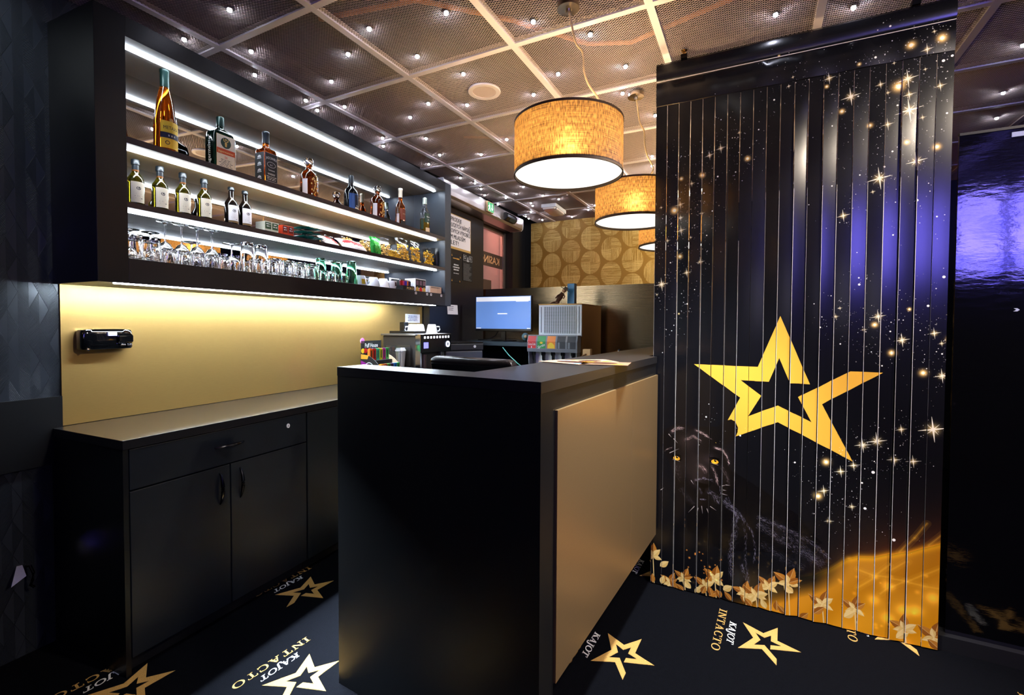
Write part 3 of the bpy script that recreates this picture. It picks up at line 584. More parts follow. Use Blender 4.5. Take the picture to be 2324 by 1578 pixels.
# ------------------------------------------------------------------ pendant drum lamps
def fabric():
    m = bpy.data.materials.new('lamp_fabric'); m.use_nodes = True; nt = m.node_tree; nt.nodes.clear(); L = nt.links.new; N_ = nt.nodes.new
    out = N_('ShaderNodeOutputMaterial'); df = N_('ShaderNodeBsdfDiffuse'); tl = N_('ShaderNodeBsdfTranslucent'); mx = N_('ShaderNodeMixShader'); tc = N_('ShaderNodeTexCoord')
    def th(sc):
        mp = N_('ShaderNodeMapping'); mp.inputs['Scale'].default_value = sc; n = N_('ShaderNodeTexNoise'); n.inputs['Scale'].default_value = 1; n.inputs['Detail'].default_value = 3; L(tc.outputs['UV'], mp.inputs[0]); L(mp.outputs[0], n.inputs['Vector']); return n
    a, b = th((9, 190, 1)), th((300, 9, 1)); ad = N_('ShaderNodeMath'); ad.operation = 'MULTIPLY'; L(a.outputs['Fac'], ad.inputs[0]); L(b.outputs['Fac'], ad.inputs[1])
    r = N_('ShaderNodeValToRGB'); r.color_ramp.elements[0].position = .15; r.color_ramp.elements[0].color = (*lin((70, 46, 22)), 1); r.color_ramp.elements[1].position = .38; r.color_ramp.elements[1].color = (*lin((200, 158, 92)), 1); L(ad.outputs[0], r.inputs[0]); L(r.outputs[0], tl.inputs[0])
    df.inputs[0].default_value = (*lin((44, 44, 50)), 1); rf = N_('ShaderNodeBsdfRefraction'); rf.inputs['Roughness'].default_value = .85; rf.inputs['IOR'].default_value = 1.25; L(r.outputs[0], rf.inputs[0]); m2 = N_('ShaderNodeMixShader'); m2.inputs[0].default_value = .15; L(tl.outputs[0], m2.inputs[1]); L(rf.outputs[0], m2.inputs[2])
    mx.inputs[0].default_value = .21; L(df.outputs[0], mx.inputs[1]); L(m2.outputs[0], mx.inputs[2]); L(mx.outputs[0], out.inputs[0]); return m
FAB = fabric(); DIFF = mat('lamp_diffuser', (255, 250, 240), .5, emit=.3, ecol=(255, 244, 226)); BULB = mat('lamp_bulb', (255, 240, 210), .4, emit=75, ecol=(255, 214, 164)); CORD = mat('lamp_cord', (235, 205, 150), .5); NICK = mat('nickel', (200, 185, 165), .22, 1.0)
HEM = mat('lamp_hem', (70, 48, 22), .7); TRIM = mat('lamp_inner', (245, 200, 120), .6)
def pendant(x, y, zb, zt, label, canopy=(0, 0), loop=1, fab=None):
    t = thing('pendant_lamp', label, 'lamp', (x, y, zb), 0, 'drum pendant lamps along the bar'); h = zt - zb; r = .225
    n = 72; V = [(r * math.cos(2 * PI * i / n), r * math.sin(2 * PI * i / n), z) for z in (.006, h - .006) for i in range(n)]
    sh = MB().add(V, [(i, (i + 1) % n, n + (i + 1) % n, n + i) for i in range(n)]).build('shade', fab or FAB, t, smooth=True)
    uv = sh.data.uv_layers.new(name='uv')
    for p in sh.data.polygons:
        for li in p.loop_indices:
            vi = sh.data.loops[li].vertex_index; u = (vi % n) / n
            if p.index == n - 1 and vi % n == 0: u = 1.0
            uv.data[li].uv = (u, 0 if vi < n else 1)
    MB().ring([(r - .003, 0), (r + .0015, 0), (r + .0015, .009), (r - .003, .009)], n).build('hem', HEM, t, smooth=True); MB().ring([(r - .003, h - .009), (r + .0015, h - .009), (r + .0015, h), (r - .003, h)], n).build('hem', HEM, t, smooth=True)
    MB().lathe([(r - .004, .012), (r - .004, .015)], n).build('diffuser', DIFF, t)
    sp = MB()
    for k in range(3): a = 2 * PI * k / 3; sp.tube([(.02 * math.cos(a), .02 * math.sin(a), h - .03), ((r - .003) * math.cos(a), (r - .003) * math.sin(a), h - .006)], .002, 6)
    sp.lathe([(.02, h - .05), (.02, h - .02)], 16); sp.build('spider', NICK, t)
    MB().lathe([(.001, .06), (.03, .07), (.042, .1), (.03, .13), (.014, .15), (.013, h - .05)], 20).build('bulb', BULB, t, smooth=True)
    cx, cy = canopy; H_ = CEIL - zb; P = []
    offs = [(0, 0), (.01, .09), (.03, .27), (.06, .36), (.065, .5), (.085, .62), (.125, .74), (.11, .81), (.05, .855), (-.015, .88), (-.035, .92), (-.035, .98)]
    for o_, q in offs: P.append((cx * (1 - q) + right.x * o_ * loop, cy * (1 - q) + right.y * o_ * loop, H_ - .03 - (H_ - .03 - h + .03) * q))
    Q = []
    for i in range(len(P) - 1):   # Catmull-Rom through the slack
        p0, p1, p2, p3 = [Vector(P[max(0, min(len(P) - 1, i + d))]) for d in (-1, 0, 1, 2)]
        for k in range(5):
            s_ = k / 5; Q.append(.5 * (2 * p1 + (p2 - p0) * s_ + (2 * p0 - 5 * p1 + 4 * p2 - p3) * s_ ** 2 + (3 * p1 - p0 - 3 * p2 + p3) * s_ ** 3))
    Q.append(Vector(P[-1])); MB().tube(Q, .0042, 8).build('cord', CORD, t, smooth=True)
    MB().lathe([(.045, H_ - .012), (.045, H_ - .034), (.012, H_ - .036), (.01, H_ - .05)], 28, (cx, cy)).build('canopy', NICK, t, smooth=True)
    return t
pendant(-.705, 1.87, 1.922, 2.142, 'large drum pendant lamp with glowing golden fabric shade, nearest over the bar', (.009, -.035))
pendant(-.617, 2.72, 1.884, 2.09, 'drum pendant lamp behind the nearest one, partly hidden by the strip curtain', (0, -.015), .8)
pendant(-.55, 3.57, 1.866, 2.07, 'farthest drum pendant lamp, a sliver beside the strip curtain', (0, 0))
pendant(-.9, .15 - 1.0, 1.95, 2.16, 'drum pendant lamp behind the camera on the left'); pendant(.5, -.75, 1.32, 1.86, 'tall white drum lamp added behind the camera for pale sheen on the curtain', fab=mat('opal_shade', (235, 232, 240), .5, emit=.3, ecol=(225, 220, 240)))  # unseen; the white lamp is added for the pale reflection on the strips

# ------------------------------------------------------------------ ceiling lights, with added fill spots
def downlight(x, y, label, power, col, aim, size=70, blend=.6, r=.06):
    t = thing('downlight', label, 'lamp', (x, y, CEIL - .010), 0, 'recessed downlights'); MB().ring([(r - .012, 0), (r, 0), (r, .009), (r - .012, .009)], 32).build('rim', CHROME, t, smooth=True); MB().lathe([(r - .013, .004), (r - .013, .006)], 32).build('lens', mat('downlight_lens', (255, 255, 255), .3, emit=.5), t)
    l = bpy.data.lights.new('beam', 'SPOT'); l.energy = power; l.color = col; l.spot_size = R(size); l.spot_blend = blend; l.shadow_soft_size = r * 1.2; o = bpy.data.objects.new('beam', l); COL.objects.link(o); o.parent = t; o.location = (0, 0, -.012)
    o.rotation_euler = Vector((aim[0] - x, aim[1] - y, aim[2] - CEIL)).to_track_quat('-Z', 'Y').to_euler(); return t
for q in [(.75, 1.3, 'ceiling downlight added as fill between the bar and the right wall', 34, (1, .91, .82), (.35, 1.75, 0), 110), (1.7, 1.5, 'warm ceiling downlight added at the right to light the curtain', 48, (1, .84, .66), (.1, 2.4, 1.3), 90), (-2.1, .25, 'ceiling downlight beside the relief wallpaper', 7, (.85, .93, 1), (-2.62, .45, 2.3), 90), (-1.35, .55, 'ceiling downlight over the aisle behind the bar', 15, (.75, .88, 1), (-2.0, 1.55, .5), 42), (-.12, 1.72, 'cool ceiling downlight added close to the bar front as fill', 110, (.86, .93, 1), (-.3, 1.9, 0), 60), (-.45, 4.9, 'warm ceiling downlight added to brighten the circle wallpaper', 24, (1, .86, .66), (-1.9, 5.6, 1.9), 100), (-.4, 4.15, 'ceiling downlight added behind the curtain to brighten the posters', 36, (1, .92, .86), (-2.6, 3.9, 1.9), 60)]: downlight(*q)  # unseen spots, most of them added as fill for dim surfaces
STARM = mat('star_light', (255, 255, 255), .3, emit=28, ecol=(228, 232, 255))
st0 = MB(); st0.lathe([(.013, CEIL - .006), (.013, CEIL - .009), (.010, CEIL - .0095)], 14, m=0); st0.lathe([(.0095, -.0096 + CEIL), (.0085, CEIL - .015), (.005, CEIL - .0185), (.0005, CEIL - .0195)], 14, m=1)
st0 = st0.build('star_light', [CHROME, STARM], smooth=True)
first = True; SEEN = {}; NTH = ('first', 'second', 'third', 'fourth', 'fifth', 'sixth', 'seventh', 'eighth', 'ninth', 'tenth', 'eleventh', 'twelfth')
for x, y in STARS:
    o = st0 if first else st0.copy()
    if not first: COL.objects.link(o)
    first = False; o.location = (x, y, 0); ci = max(0, int((x + 2.92) / PX)); cj = max(0, int((y - .766) / PY)); key = (ci, cj); SEEN[key] = SEEN.get(key, 0) + 1
    tag(o, '%s star light in the %s ceiling panel from the shelf wall, %s panel row' % (NTH[SEEN[key] - 1], NTH[ci], NTH[cj]), 'light', 'star lights in the mesh ceiling')

# ------------------------------------------------------------------ doorway, door drive and notices on the satin black wall
PINK = mat('lobby_pink', (236, 182, 174), .7); LOB = mat('lobby_lamp', (255, 225, 215), .5, emit=150, ecol=(255, 190, 175))
lb = MB().box(-1.5, -1.4, 3.2, 5.2, 0, 2.95).build('wall_lobby', PINK, loc=O_S, rotz=TS, kind='structure')
dr = tag(MB().box(-.06, -.02, 3.585, 3.61, 0, 2.435).box(-.06, -.02, 4.30, 4.365, 0, 2.435).box(-.06, -.02, 3.61, 4.30, 2.40, 2.435).box(-.06, -.02, 3.61, 4.30, 0, .06).build('door_1', mat('aluminium', (190, 180, 172), .3, .9), loc=O_S, rotz=TS, kind='structure'), 'aluminium framed sliding glass door')
MB().box(-.045, -.037, 3.61, 4.30, .06, 2.40).build('pane', mat('frosted_pane', (250, 215, 208), .35, trans=.85, ior=1.05), dr)
MB().box(-.037, -.0355, 3.61, 4.30, 1.98, 2.14).build('dark_band', mat('band_brown', (70, 52, 44), .45), dr)
g = MB(); put_text(g, 'KASINO', .12, lambda u, v: (-.0348, 3.955 - u, 2.02 + v), fit=.52, bold=.01); g.build('band_lettering', mat('band_gold', (214, 160, 110), .5), dr)
MB().box(-.037, -.0355, 3.78, 4.0, 1.55, 1.82).build('dark_square', mat('band_brown', (70, 52, 44), .45), dr)
MB().box(-.015, .0775, 4.365, 4.3695, 0, 2.44).build('door_jamb', MATT, dr)
ll = thing('lobby_lamp', 'round ceiling lamp in the pink lobby behind the glass door', 'lamp', SH(-.75, 3.9, 2.95), TS); MB().lathe([(.16, -.0), (.17, -.02), (.17, -.05)], 32).build('rim', WHITE, ll); MB().lathe([(.16, -.052), (.14, -.07), (.05, -.082), (.001, -.084)], 32).build('diffuser', LOB, ll, smooth=True)
op = thing('door_operator', 'long brushed steel door operator box above the glass door', 'door operator', SH(.079, 2.50, 2.43), TS)
P_op = [(.001, 0), (.15, 0), (.168, .02), (.172, .06), (.172, .128), (.165, .142), (.001, .142)]
MB().prism(P_op, .012, 1.776, lambda u, v, t: (u, t, v)).build('cover', mat('operator_steel', (190, 182, 176), .3, .9), op, bevel=.002)
for a in (0, 1.7765): MB().prism([(u * 1.01, v * 1.01 - .0007) for u, v in P_op], a, a + .0115, lambda u, v, t: (u, t, v)).build('end_cap', WHITE, op)
ex = thing('exit_sign', 'small green emergency exit sign fixed to the door operator', 'sign', SH(.252, 3.37, 2.455), TS)
MB().box(0, .02, -.07, .07, 0, .105).build('case', mat('sign_case', (215, 180, 130), .5), ex, bevel=.002)
f = lambda u, v: (.021, u, v + .052); MB().poly(bx(-.064, .064, -.046, .046), f).build('face', mat('exit_green', (20, 120, 70), .4, emit=.35, ecol=(20, 130, 70)), ex)
g = MB(); f2_ = lambda u, v: (.0216, u, v + .052)
for P in ([(-.03, .036), (-.022, .028), (-.03, .02), (-.038, .028)], [(-.045, .015), (-.015, .02), (-.018, -.005), (-.035, -.008)], [(-.035, -.005), (-.026, -.008), (-.05, -.04), (-.058, -.036)], [(-.026, -.006), (-.018, -.004), (-.006, -.038), (-.016, -.04)], [(-.045, .015), (-.06, .0), (-.055, -.004), (-.04, .008)], [(.022, .035), (.034, .035), (.034, -.005), (.048, -.005), (.028, -.036), (.008, -.005), (.022, -.005)]): g.poly(P, f2_)
g.build('pictogram', mat('sign_white', (240, 245, 240), .5, emit=.35), ex)
sn = thing('door_sensor', 'black door motion sensor at the end of the door operator', 'sensor', SH(.252, 3.86, 2.455), TS)
MB().prism([(0, 0), (.02, 0), (.05, .03), (.05, .06), (.03, .085), (0, .085)], -.13, .13, lambda u, v, t: (u, t, v)).build('housing', BLACK, sn, bevel=.004); MB().prism([(.024, .003), (.0505, .03), (.0515, .03), (.025, .002)], -.05, .10, lambda u, v, t: (u, t, v)).build('lens', mat('sensor_lens', (40, 60, 60), .1), sn)
def wall_sheet(name, label, cat, s, z, w_, h, m, d=.0795, part='sheet'):
    t = thing(name, label, cat, SH(d, s, z), TS); MB().box(0, .0015, 0, w_, 0, h).build(part, m, t); return t
po = wall_sheet('poster', 'white poster with bold black Czech age warning and gold border', 'poster', 2.69, 2.03, .60, .335, mat('poster_gold', (205, 165, 95), .5))
MB().box(.0016, .0022, .008, .592, .022, .328).build('printed_area', mat('poster_paper', (250, 240, 236), .6), po)
g = MB(); 
for k, l in enumerate(('ZÁKAZ PRODEJE', 'ALKOHOLICKÝCH NÁPOJŮ', 'A TABÁKOVÝCH VÝROBKŮ', 'OSOBÁM MLADŠÍM', '18-TI LET!')):
    for e in (-.0014, -.0007, 0, .0007, .0014): put_text(g, l, .058, lambda u, v, k=k, e=e: (.0026, .022 + u * .80 + e, .268 - k * .0565 + v), align='LEFT', fit=(.39, .56, .565, .46, .33)[k] / .80)
g.build('lettering', INK, po)
def lines(mb, f, x0, x1, z0, n, dz, t, seed=0, center=False):
    q = random.Random(seed)
    for k in range(n):
        l = (x1 - x0) * q.uniform(.65, 1); a = x0 + ((x1 - x0 - l) / 2 if center else 0); x = a
        while x < a + l:
            w_ = min(q.uniform(.006, .02), a + l - x); mb.poly(bx(x, x + w_, z0 - k * dz, z0 - k * dz + t), f); x += w_ + .004
PR = mat('print_white', (225, 225, 225), .6); PG = mat('print_gold', (215, 160, 70), .6); PD = mat('print_dark', (50, 50, 60), .6)
n1 = wall_sheet('notice', 'black notice with short white lines and gold heading below the poster', 'notice', 2.90, 1.71, .20, .275, MATT); g = MB(); fn = lambda u, v: (.0022, u, v); lines(g, fn, .035, .165, .165, 3, .024, .012, 1, True); lines(g, fn, .05, .15, .085, 1, .02, .006, 2, True); g.build('lettering', PR, n1)
g = MB(); g.poly(bx(.04, .1, .228, .236), fn); g.poly(bx(.105, .16, .226, .238), fn); g.build('heading', PG, n1)
for k, (u, v) in enumerate(((.01, .255), (.17, .25), (.01, .012), (.16, .012))): MB().poly([(u, v), (u + .012, v + .02), (u + .006, v), (u + .02, v + .008), (u + .014, v - .006)], fn).build('corner_motif', PG, n1)
n2 = wall_sheet('notice', 'black notice with warning triangle and small grey print beside the first notice', 'notice', 3.125, 1.74, .20, .27, MATT); g = MB(); lines(g, fn, .02, .185, .17, 14, .0125, .004, 4); g.build('lettering', mat('print_grey', (130, 130, 130), .6), n2)
g = MB(); g.poly([(.085, .2), (.125, .2), (.105, .25)], fn)
for a, b in ((.01, .08), (.13, .195)):
    for q in ((a, b, .258, .26), (a, b, .206, .208), (a, a + .0015, .206, .26), (b - .0015, b, .206, .26)): g.poly(bx(*q), fn)
    lines(g, fn, a + .01, b - .008, .24, 2, .016, .006, 3)
g.build('warning_triangle', PR, n2); g = MB(); g.poly([(.099, .205), (.111, .205), (.112, .225), (.104, .235), (.1, .222)], lambda u, v: (.0026, u, v)); g.build('triangle_symbol', INK, n2)
n3 = wall_sheet('paper_note', 'white paper note taped low on the black wall, half behind the shelf unit', 'note', 2.84, 1.395, .19, .155, PAPER, d=.083); n3.rotation_euler = (0, R(-4), TS); g = MB(); lines(g, fn, .02, .12, .075, 3, .018, .006, 6); put_text(g, '12', .02, lambda u, v: (.0022, u, v + .12), align='LEFT'); 
g.build('lettering', PD, n3)
sg = wall_sheet('label_sign', 'small white label with four dark lines on the gold splashback', 'sign', 2.285, 1.31, .21, .076, PAPER, d=.0075); g = MB(); lines(g, fn, .02, .19, .056, 4, .0135, .006, 8, True); g.build('lettering', mat('print_blue', (40, 60, 110), .6), sg)

# dispenser on the splashback, hook on the dark wall
dp = thing('dispenser', 'glossy black wall dispenser on the gold splashback', 'dispenser', SH(.0075, .045, 1.187), TS)
MB().loft([(.0, .028, .09, 5), (.006, .03, .094, 5), (.07, .03, .094, 5), (.082, .026, .09, 5), (.086, .02, .08, 5)], 40, (.03, .095)).build('body', mat('gloss_black', (5, 5, 6), .06, coat=1), dp, smooth=True)
MB().prism([(.061, .022), (.074, .03), (.074, .056), (.061, .066)], .125, .18, lambda u, v, t: (u, t, v)).build('front_block', mat('gloss_black', (5, 5, 6), .06), dp, bevel=.003)
MB().box(.06, .066, .066, .1, .038, .054).build('window', mat('lens_plastic', (185, 190, 205), .2), dp, bevel=.001)
for a in (.13, .155): MB().box(.07, .0762, a, a + .018, .012, .02).build('button', CHROME, dp, bevel=.001)
MB().lathe([(.005, .06), (.005, .066), (.001, .067)], 14).build('stud', CHROME, dp, loc=(.0, .02, 0)).rotation_euler = (0, R(90), 0)
dp.children[-1].location = (.0, .022, .018)
hk = thing('coat_hook', 'black coat hook with glinting chrome plate low on the dark wall', 'hook', SH(.001, -.135, .30), TS)
MB().prism([(-.035, .0), (.012, .02), (.008, .06), (-.008, .062)], 0, .006, lambda u, v, t: (t + (.062 - v) * .5, u, v)).build('plate', CHROME, hk); MB().tube([(.008, .02, .05), (.03, .022, .055), (.045, .025, .03), (.04, .024, .0), (.03, .022, -.02), (.04, .03, -.03)], .005, 8).build('hook_arm', mat('black_chrome', (30, 30, 34), .15, 1), hk, smooth=True)

# ------------------------------------------------------------------ things on the ceiling
sp = thing('ceiling_speaker', 'round white ceiling speaker flush in the metal mesh', 'speaker', (-1.375, 2.31, CEIL - .012), 0)
MB().ring([(.066, 0), (.09, -.001), (.092, .004), (.09, .01), (.066, .01)], 48).build('rim', mat('speaker_white', (240, 232, 226), .45), sp, smooth=True); MB().lathe([(.0665, .003), (.0665, .006)], 48).build('grille', mat('speaker_cloth', (222, 205, 196), .7, bump=(900, .3)), sp); MB().lathe([(.07, .0105), (.07, .05), (.03, .06)], 24).build('can', BRASS, sp)
em = thing('emergency_light', 'white rectangular emergency light under the ceiling near the back wall', 'lamp', (-2.01, 4.9, CEIL - .072), R(4))
MB().box(-.085, .085, -.19, .19, .02, .06).build('base', WHITE, em, bevel=.006); MB().loft([(.0, .07, .172, 6), (.005, .078, .18, 6), (.0199, .08, .184, 6)], 32).build('cover', mat('milky_cover', (236, 226, 220), .3), em, smooth=True)
for sx, sy in ((1, 1), (1, -1), (-1, 1), (-1, -1)): MB().box(sx * .07 - .006, sx * .07 + .006, sy * .15 - .008, sy * .15 + .008, .0, .019).build('clip', GREY, em)

# ------------------------------------------------------------------ partition, counter and machines at the back
bp = thing('steel_partition', 'brushed steel partition panel behind the monitor and drinks machine', 'partition', (-2.66, 4.46, 0)); MB().box(0, 2.5, 0, .02, 0, 1.685).build('panel', STEEL, bp)
bc = thing('back_counter', 'dark back counter under the drinks machine', 'counter', (-1.73, 3.62, 0)); BCM = mat('counter_teal', (20, 30, 34), .45)
MB().box(.0, 1.18, 0, .82, .86, .9).build('top_board', LAMTOP, bc, bevel=.002); MB().box(.01, 1.17, .03, .81, .0, .86).build('body', BCM, bc)
dk = thing('raised_desk', 'dark raised desk carrying the monitor', 'desk', (-2.58, 3.70, 0), 0); DY = mat('desk_edge', (40, 52, 58), .4)
MB().box(0, .80, .05, .72, 1.105, 1.14).build('desk_top', DY, dk, bevel=.002); MB().box(0, .03, .1, .7, .0, 1.105).build('side_panel', BCM, dk); MB().box(.03, .45, .66, .69, .0, 1.105).build('back_panel', BCM, dk); MB().box(.45, .79, .68, .70, .9, 1.105).build('back_panel', BCM, dk)
mo = thing('monitor', 'widescreen monitor showing a pale blue desktop on the raised desk', 'monitor', (-2.15, 3.98, 1.1405), R(2))
MB().box(-.30, .30, -.012, .022, .095, .435).build('bezel', BLACK, mo, bevel=.003); f = lambda u, v: (u, -.0135, v)
MB().poly(bx(-.293, .293, .118, .428), f).build('screen', mat('screen_blue', (60, 110, 190), .3, emit=0.16, ecol=(112, 150, 215)), mo)
g = MB(); f3 = lambda u, v: (u, -.0143, v); g.poly(bx(-.288, .288, .382, .424), f3); g.poly(bx(.14, .27, .376, .383), f3); g.poly(bx(-.055, .05, .258, .268), f3); g.poly(bx(-.288, -.235, .12, .127), f3); g.poly(bx(.255, .288, .12, .127), f3); g.build('window_bars', mat('screen_white', (240, 240, 245), .3, emit=0.16, ecol=(235, 238, 245)), mo)
MB().box(-.022, .022, .0, .025, .006, .1).build('stand', BLACK, mo); MB().loft([(0, .12, .085, 4), (.008, .115, .08, 4)], 28, (0, .02)).build('foot', BLACK, mo); MB().tube([(-.06, .02, .10), (-.1, .03, .05), (-.16, .03, .02), (-.2, -.02, .012), (-.26, -.03, .008)], .004).build('cable', BLACK, mo, smooth=True)
gl = thing('webcam', 'small round grey webcam beside the monitor foot', 'webcam', (-1.855, 3.86, 1.1405)); MB().loft([(.0, .025, .02, 2), (.01, .025, .02, 2), (.014, .012, .012, 2)], 20).build('foot', BLACK, gl); MB().lathe([(.001, .012), (.02, .02), (.032, .04), (.034, .05), (.03, .066), (.018, .08), (.001, .085)], 24).build('ball', mat('teal_grey', (95, 125, 130), .25), gl, smooth=True); MB().lathe([(.013, .0), (.016, .008), (.012, .02), (.001, .024)], 16).build('lens_ring', mat('tan_plastic', (190, 150, 110), .4), gl, smooth=True).matrix_local = Matrix.Translation((.02, -.025, .048)) @ Matrix.Rotation(R(80), 4, 'X')
# drinks fountain
fo = thing('drinks_fountain', 'white soft drinks fountain with five tap valves on the back counter', 'drinks dispenser', (-1.69, 3.80, .9005), 0); FW = mat('fountain_white', (228, 232, 232), .35); CAS = mat('fountain_bronze', (150, 112, 60), .35, .6)
MB().box(0, .395, .0, .55, .0, .57).build('casing', CAS, fo, bevel=.003); MB().box(.0, .395, -.012, -.0005, .30, .57).build('front_panel', FW, fo, bevel=.003); MB().box(-.003, .398, -.014, .555, .5705, .58).build('lid', CAS, fo)
for a in (.02, .368): MB().box(a, a + .008, -.0145, -.0122, .33, .555).build('trim_strip', GREY, fo)
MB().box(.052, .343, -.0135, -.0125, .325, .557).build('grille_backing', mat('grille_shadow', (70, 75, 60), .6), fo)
for k in range(23): z = .329 + k * .0102; MB().box(.05, .345, -.0185, -.0137, z, z + .0042).build('grille_slat', FW, fo)
for k in range(15): x = .05 + k * .0207; MB().box(x, x + .0045, -.0205, -.0187, .325, .557).build('grille_bar', FW, fo)
MB().prism([(-.105, .255), (-.105, .19), (-.10, .165), (-.013, .165), (-.013, .31), (-.085, .31)], -.07, .39, lambda u, v, t: (t, u, v)).build('valve_head', GREY, fo, bevel=.002)
VALC = [(RED, ((1, 1, 1), 'Cola', (255, 255, 255))), (GREEN, None), (ORANGE, None), (DKGREY, None), (DKGREY, None)]
for k in range(5):
    x0 = -.066 + k * .0905; ff = lambda u, v, x0=x0: (x0 + u, -.106 - (0 if v < .255 else 0) + (v - .19) * .17, v)
    v_ = MB().add([(x0 + u, -.1062 + max(0, v - .255) * .36, v) for v in (.196, .255, .302) for u in (.004, .08)], [(0, 1, 3, 2), (2, 3, 5, 4)]).build('valve_label', [RED, GREEN, ORANGE, DKGREY, DKGREY][k], fo)
    q = lambda u, v, x0=x0: (x0 + u, -.1075, v); g = MB()
    if k == 0: put_text(g, 'Coca-Cola', .03, lambda u, v: q(.042 + u, .222 + v), fit=.07, bold=.01); g.poly(bx(.036, .043, .197, .215), q); g.build('label_print', PR, v_)
    elif k == 1: put_text(g, 'Sprite', .034, lambda u, v: q(.042 + u, .206 + v + u * .4), fit=.066, bold=.01); g.build('label_print', PR, v_); MB().poly([(.042 + .02 * math.cos(t) * (1 if i % 2 else .55), .244 + .012 * math.sin(t) * (1 if i % 2 else .55)) for i, t in enumerate(np.linspace(0, 2 * PI, 17)[:-1])], q).build('label_fruit', YEL, v_)
    elif k == 2: MB().poly([(.01, .198), (.074, .198), (.072, .225), (.05, .247), (.03, .247), (.012, .225)], q).build('label_fruit', YEL, v_)
    else: MB().poly(bx(.012, .03, .198, .25), q).build('label_sheen', GREY, v_)
    MB().lathe([(.006, .085), (.012, .1), (.012, .128), (.02, .14), (.02, .1648)], 14, (x0 + .042, -.06)).build('nozzle', BLACK, fo, smooth=True); MB().box(x0 + .03, x0 + .05, -.04, -.034, .06, .15).build('lever', DKGREY, fo)
MB().box(-.03, .375, -.0125, -.0121, .03, .165).build('splash_plate', mat('splash_plate', (225, 228, 225), .3), fo); MB().box(-.06, .39, -.16, -.0125, .0, .03).build('drip_tray', mat('tray_white', (215, 205, 195), .4), fo, bevel=.003)
for a in (-.058, .378): MB().box(a, a + .006, -.1, -.0125, .031, .164).build('side_rail', GREY, fo)
cn = thing('carton', 'tall narrow blue and black carton standing on the drinks machine', 'carton', (-1.475, 4.035, 1.4815), R(-8)); MB().box(-.035, .035, -.02, .02, 0, .19).build('box', mat('carton_blue', (70, 140, 185), .35), cn); MB().box(.0355, .037, -.02, .02, 0, .19).build('dark_side', INK, cn)
dl = thing('puppet', 'small ragged brown puppet with hat leaning on the drinks machine', 'puppet', (-1.55, 3.945, 1.4815), R(15)); BRN = mat('puppet_brown', (88, 58, 36), .9, bump=(200, .6)); 
MB().tube([(-.03, 0, .015), (.0, 0, .07), (.02, 0, .105)], [.016, .024, .015], 10).build('body', BRN, dl, smooth=True); MB().lathe([(.001, -.022), (.016, -.012), (.02, .0), (.016, .013), (.001, .02)], 16).build('head', mat('puppet_face', (200, 150, 105), .7), dl, loc=(.033, -.004, .122), smooth=True)
MB().lathe([(.045, .0), (.046, .004), (.02, .008), (.015, .026), (.001, .03)], 18).build('hat', mat('puppet_hat', (50, 38, 20), .8), dl, loc=(.043, 0, .13), smooth=True).rotation_euler = (0, R(32), 0)
for P in ([(.01, -.01, .095), (-.02, -.02, .08), (-.04, -.02, .055)], [(.025, -.005, .09), (.04, -.02, .07), (.03, -.03, .05)]): MB().tube(P, [.009, .007, .006], 8).build('arm', BRN, dl, smooth=True)
for P in ([(-.025, 0, .02), (-.06, -.01, .02), (-.085, -.01, .008)], [(-.02, 0, .015), (-.03, -.03, .012), (-.04, -.05, .007)]): MB().tube(P, [.01, .008, .007], 8).build('leg', BRN, dl, smooth=True)
so = thing('socket_box', 'beige socket box with red label beside the drinks machine', 'socket', (-1.225, 3.72, .9005)); MB().box(-.03, .03, -.01, .03, .0, .085).build('post', BLACK, so); MB().box(-.03, .035, -.02, .03, .0855, .2).build('box', mat('beige', (215, 175, 120), .5), so, bevel=.003); MB().box(-.012, .022, -.0108, -.0102, .0, .085).build('red_label', RED, so); MB().tube([(-.0, -.021, .16), (-.03, -.05, .14), (-.02, -.05, .11), (-.0, -.03, .1)], .007).build('plug_cable', mat('beige_dark', (150, 110, 70), .5), so, smooth=True)
for k, (x, y) in enumerate(((-1.02, 3.95), (-.93, 3.9))):
    t = thing('glass_jar', ('clear glass jar at the right end of the back counter, farther left', 'clear glass jar at the right end of the back counter, next to the curtain')[k], 'jar', (x, y, .9005)); MB().ring([(.001, .004), (.045, .004), (.047, .01), (.047, .16), (.05, .163), (.05, .0), (.001, 0)][::-1], 24).build('body', GLASS, t, smooth=True); MB().lathe([(.051, .1635), (.051, .175), (.03, .18), (.012, .182), (.012, .195), (.001, .197)], 24).build('lid', CHROME, t, smooth=True)
cb = tag(MB().tube([(-1.95, 3.60, 1.10), (-1.88, 3.595, 1.03), (-1.80, 3.59, .97), (-1.74, 3.58, .935), (-1.72, 3.58, .9)], .004).build('network_cable', mat('cable_green', (120, 200, 180), .4), smooth=True), 'thin green cable hanging down from the raised desk', 'cable')

# ------------------------------------------------------------------ printer, coffee machine, display on the worktop; till on the bar
pr = thing('printer', 'grey and black laser printer on the worktop beyond the coffee machine', 'printer', SH(.10, 2.72, .8745), TS + R(-38)); 
MB().box(-.20, .20, -.20, .20, .0, .20).build('body', mat('printer_grey', (92, 98, 108), .4), pr, bevel=.012); MB().box(-.205, .205, -.205, .205, .2005, .262).build('scanner_unit', DKGREY, pr, bevel=.01); MB().box(-.2, .2, -.19, .205, .2625, .275).build('lid', BLACK, pr, bevel=.006)
MB().prism([(-.2055, .205), (-.2055, .258), (-.212, .205)], -.195, .195, lambda u, v, t: (t, u, v)).build('control_panel', BLACK, pr); MB().box(-.15, .15, -.2025, -.2005, .09, .175).build('output_slot', MATT, pr); MB().prism([(-.2026, .09), (-.2026, .098), (-.23, .105), (-.23, .098)], -.15, .15, lambda u, v, t: (t, u, v)).build('paper_tray', mat('tray_blue', (120, 140, 165), .4), pr)
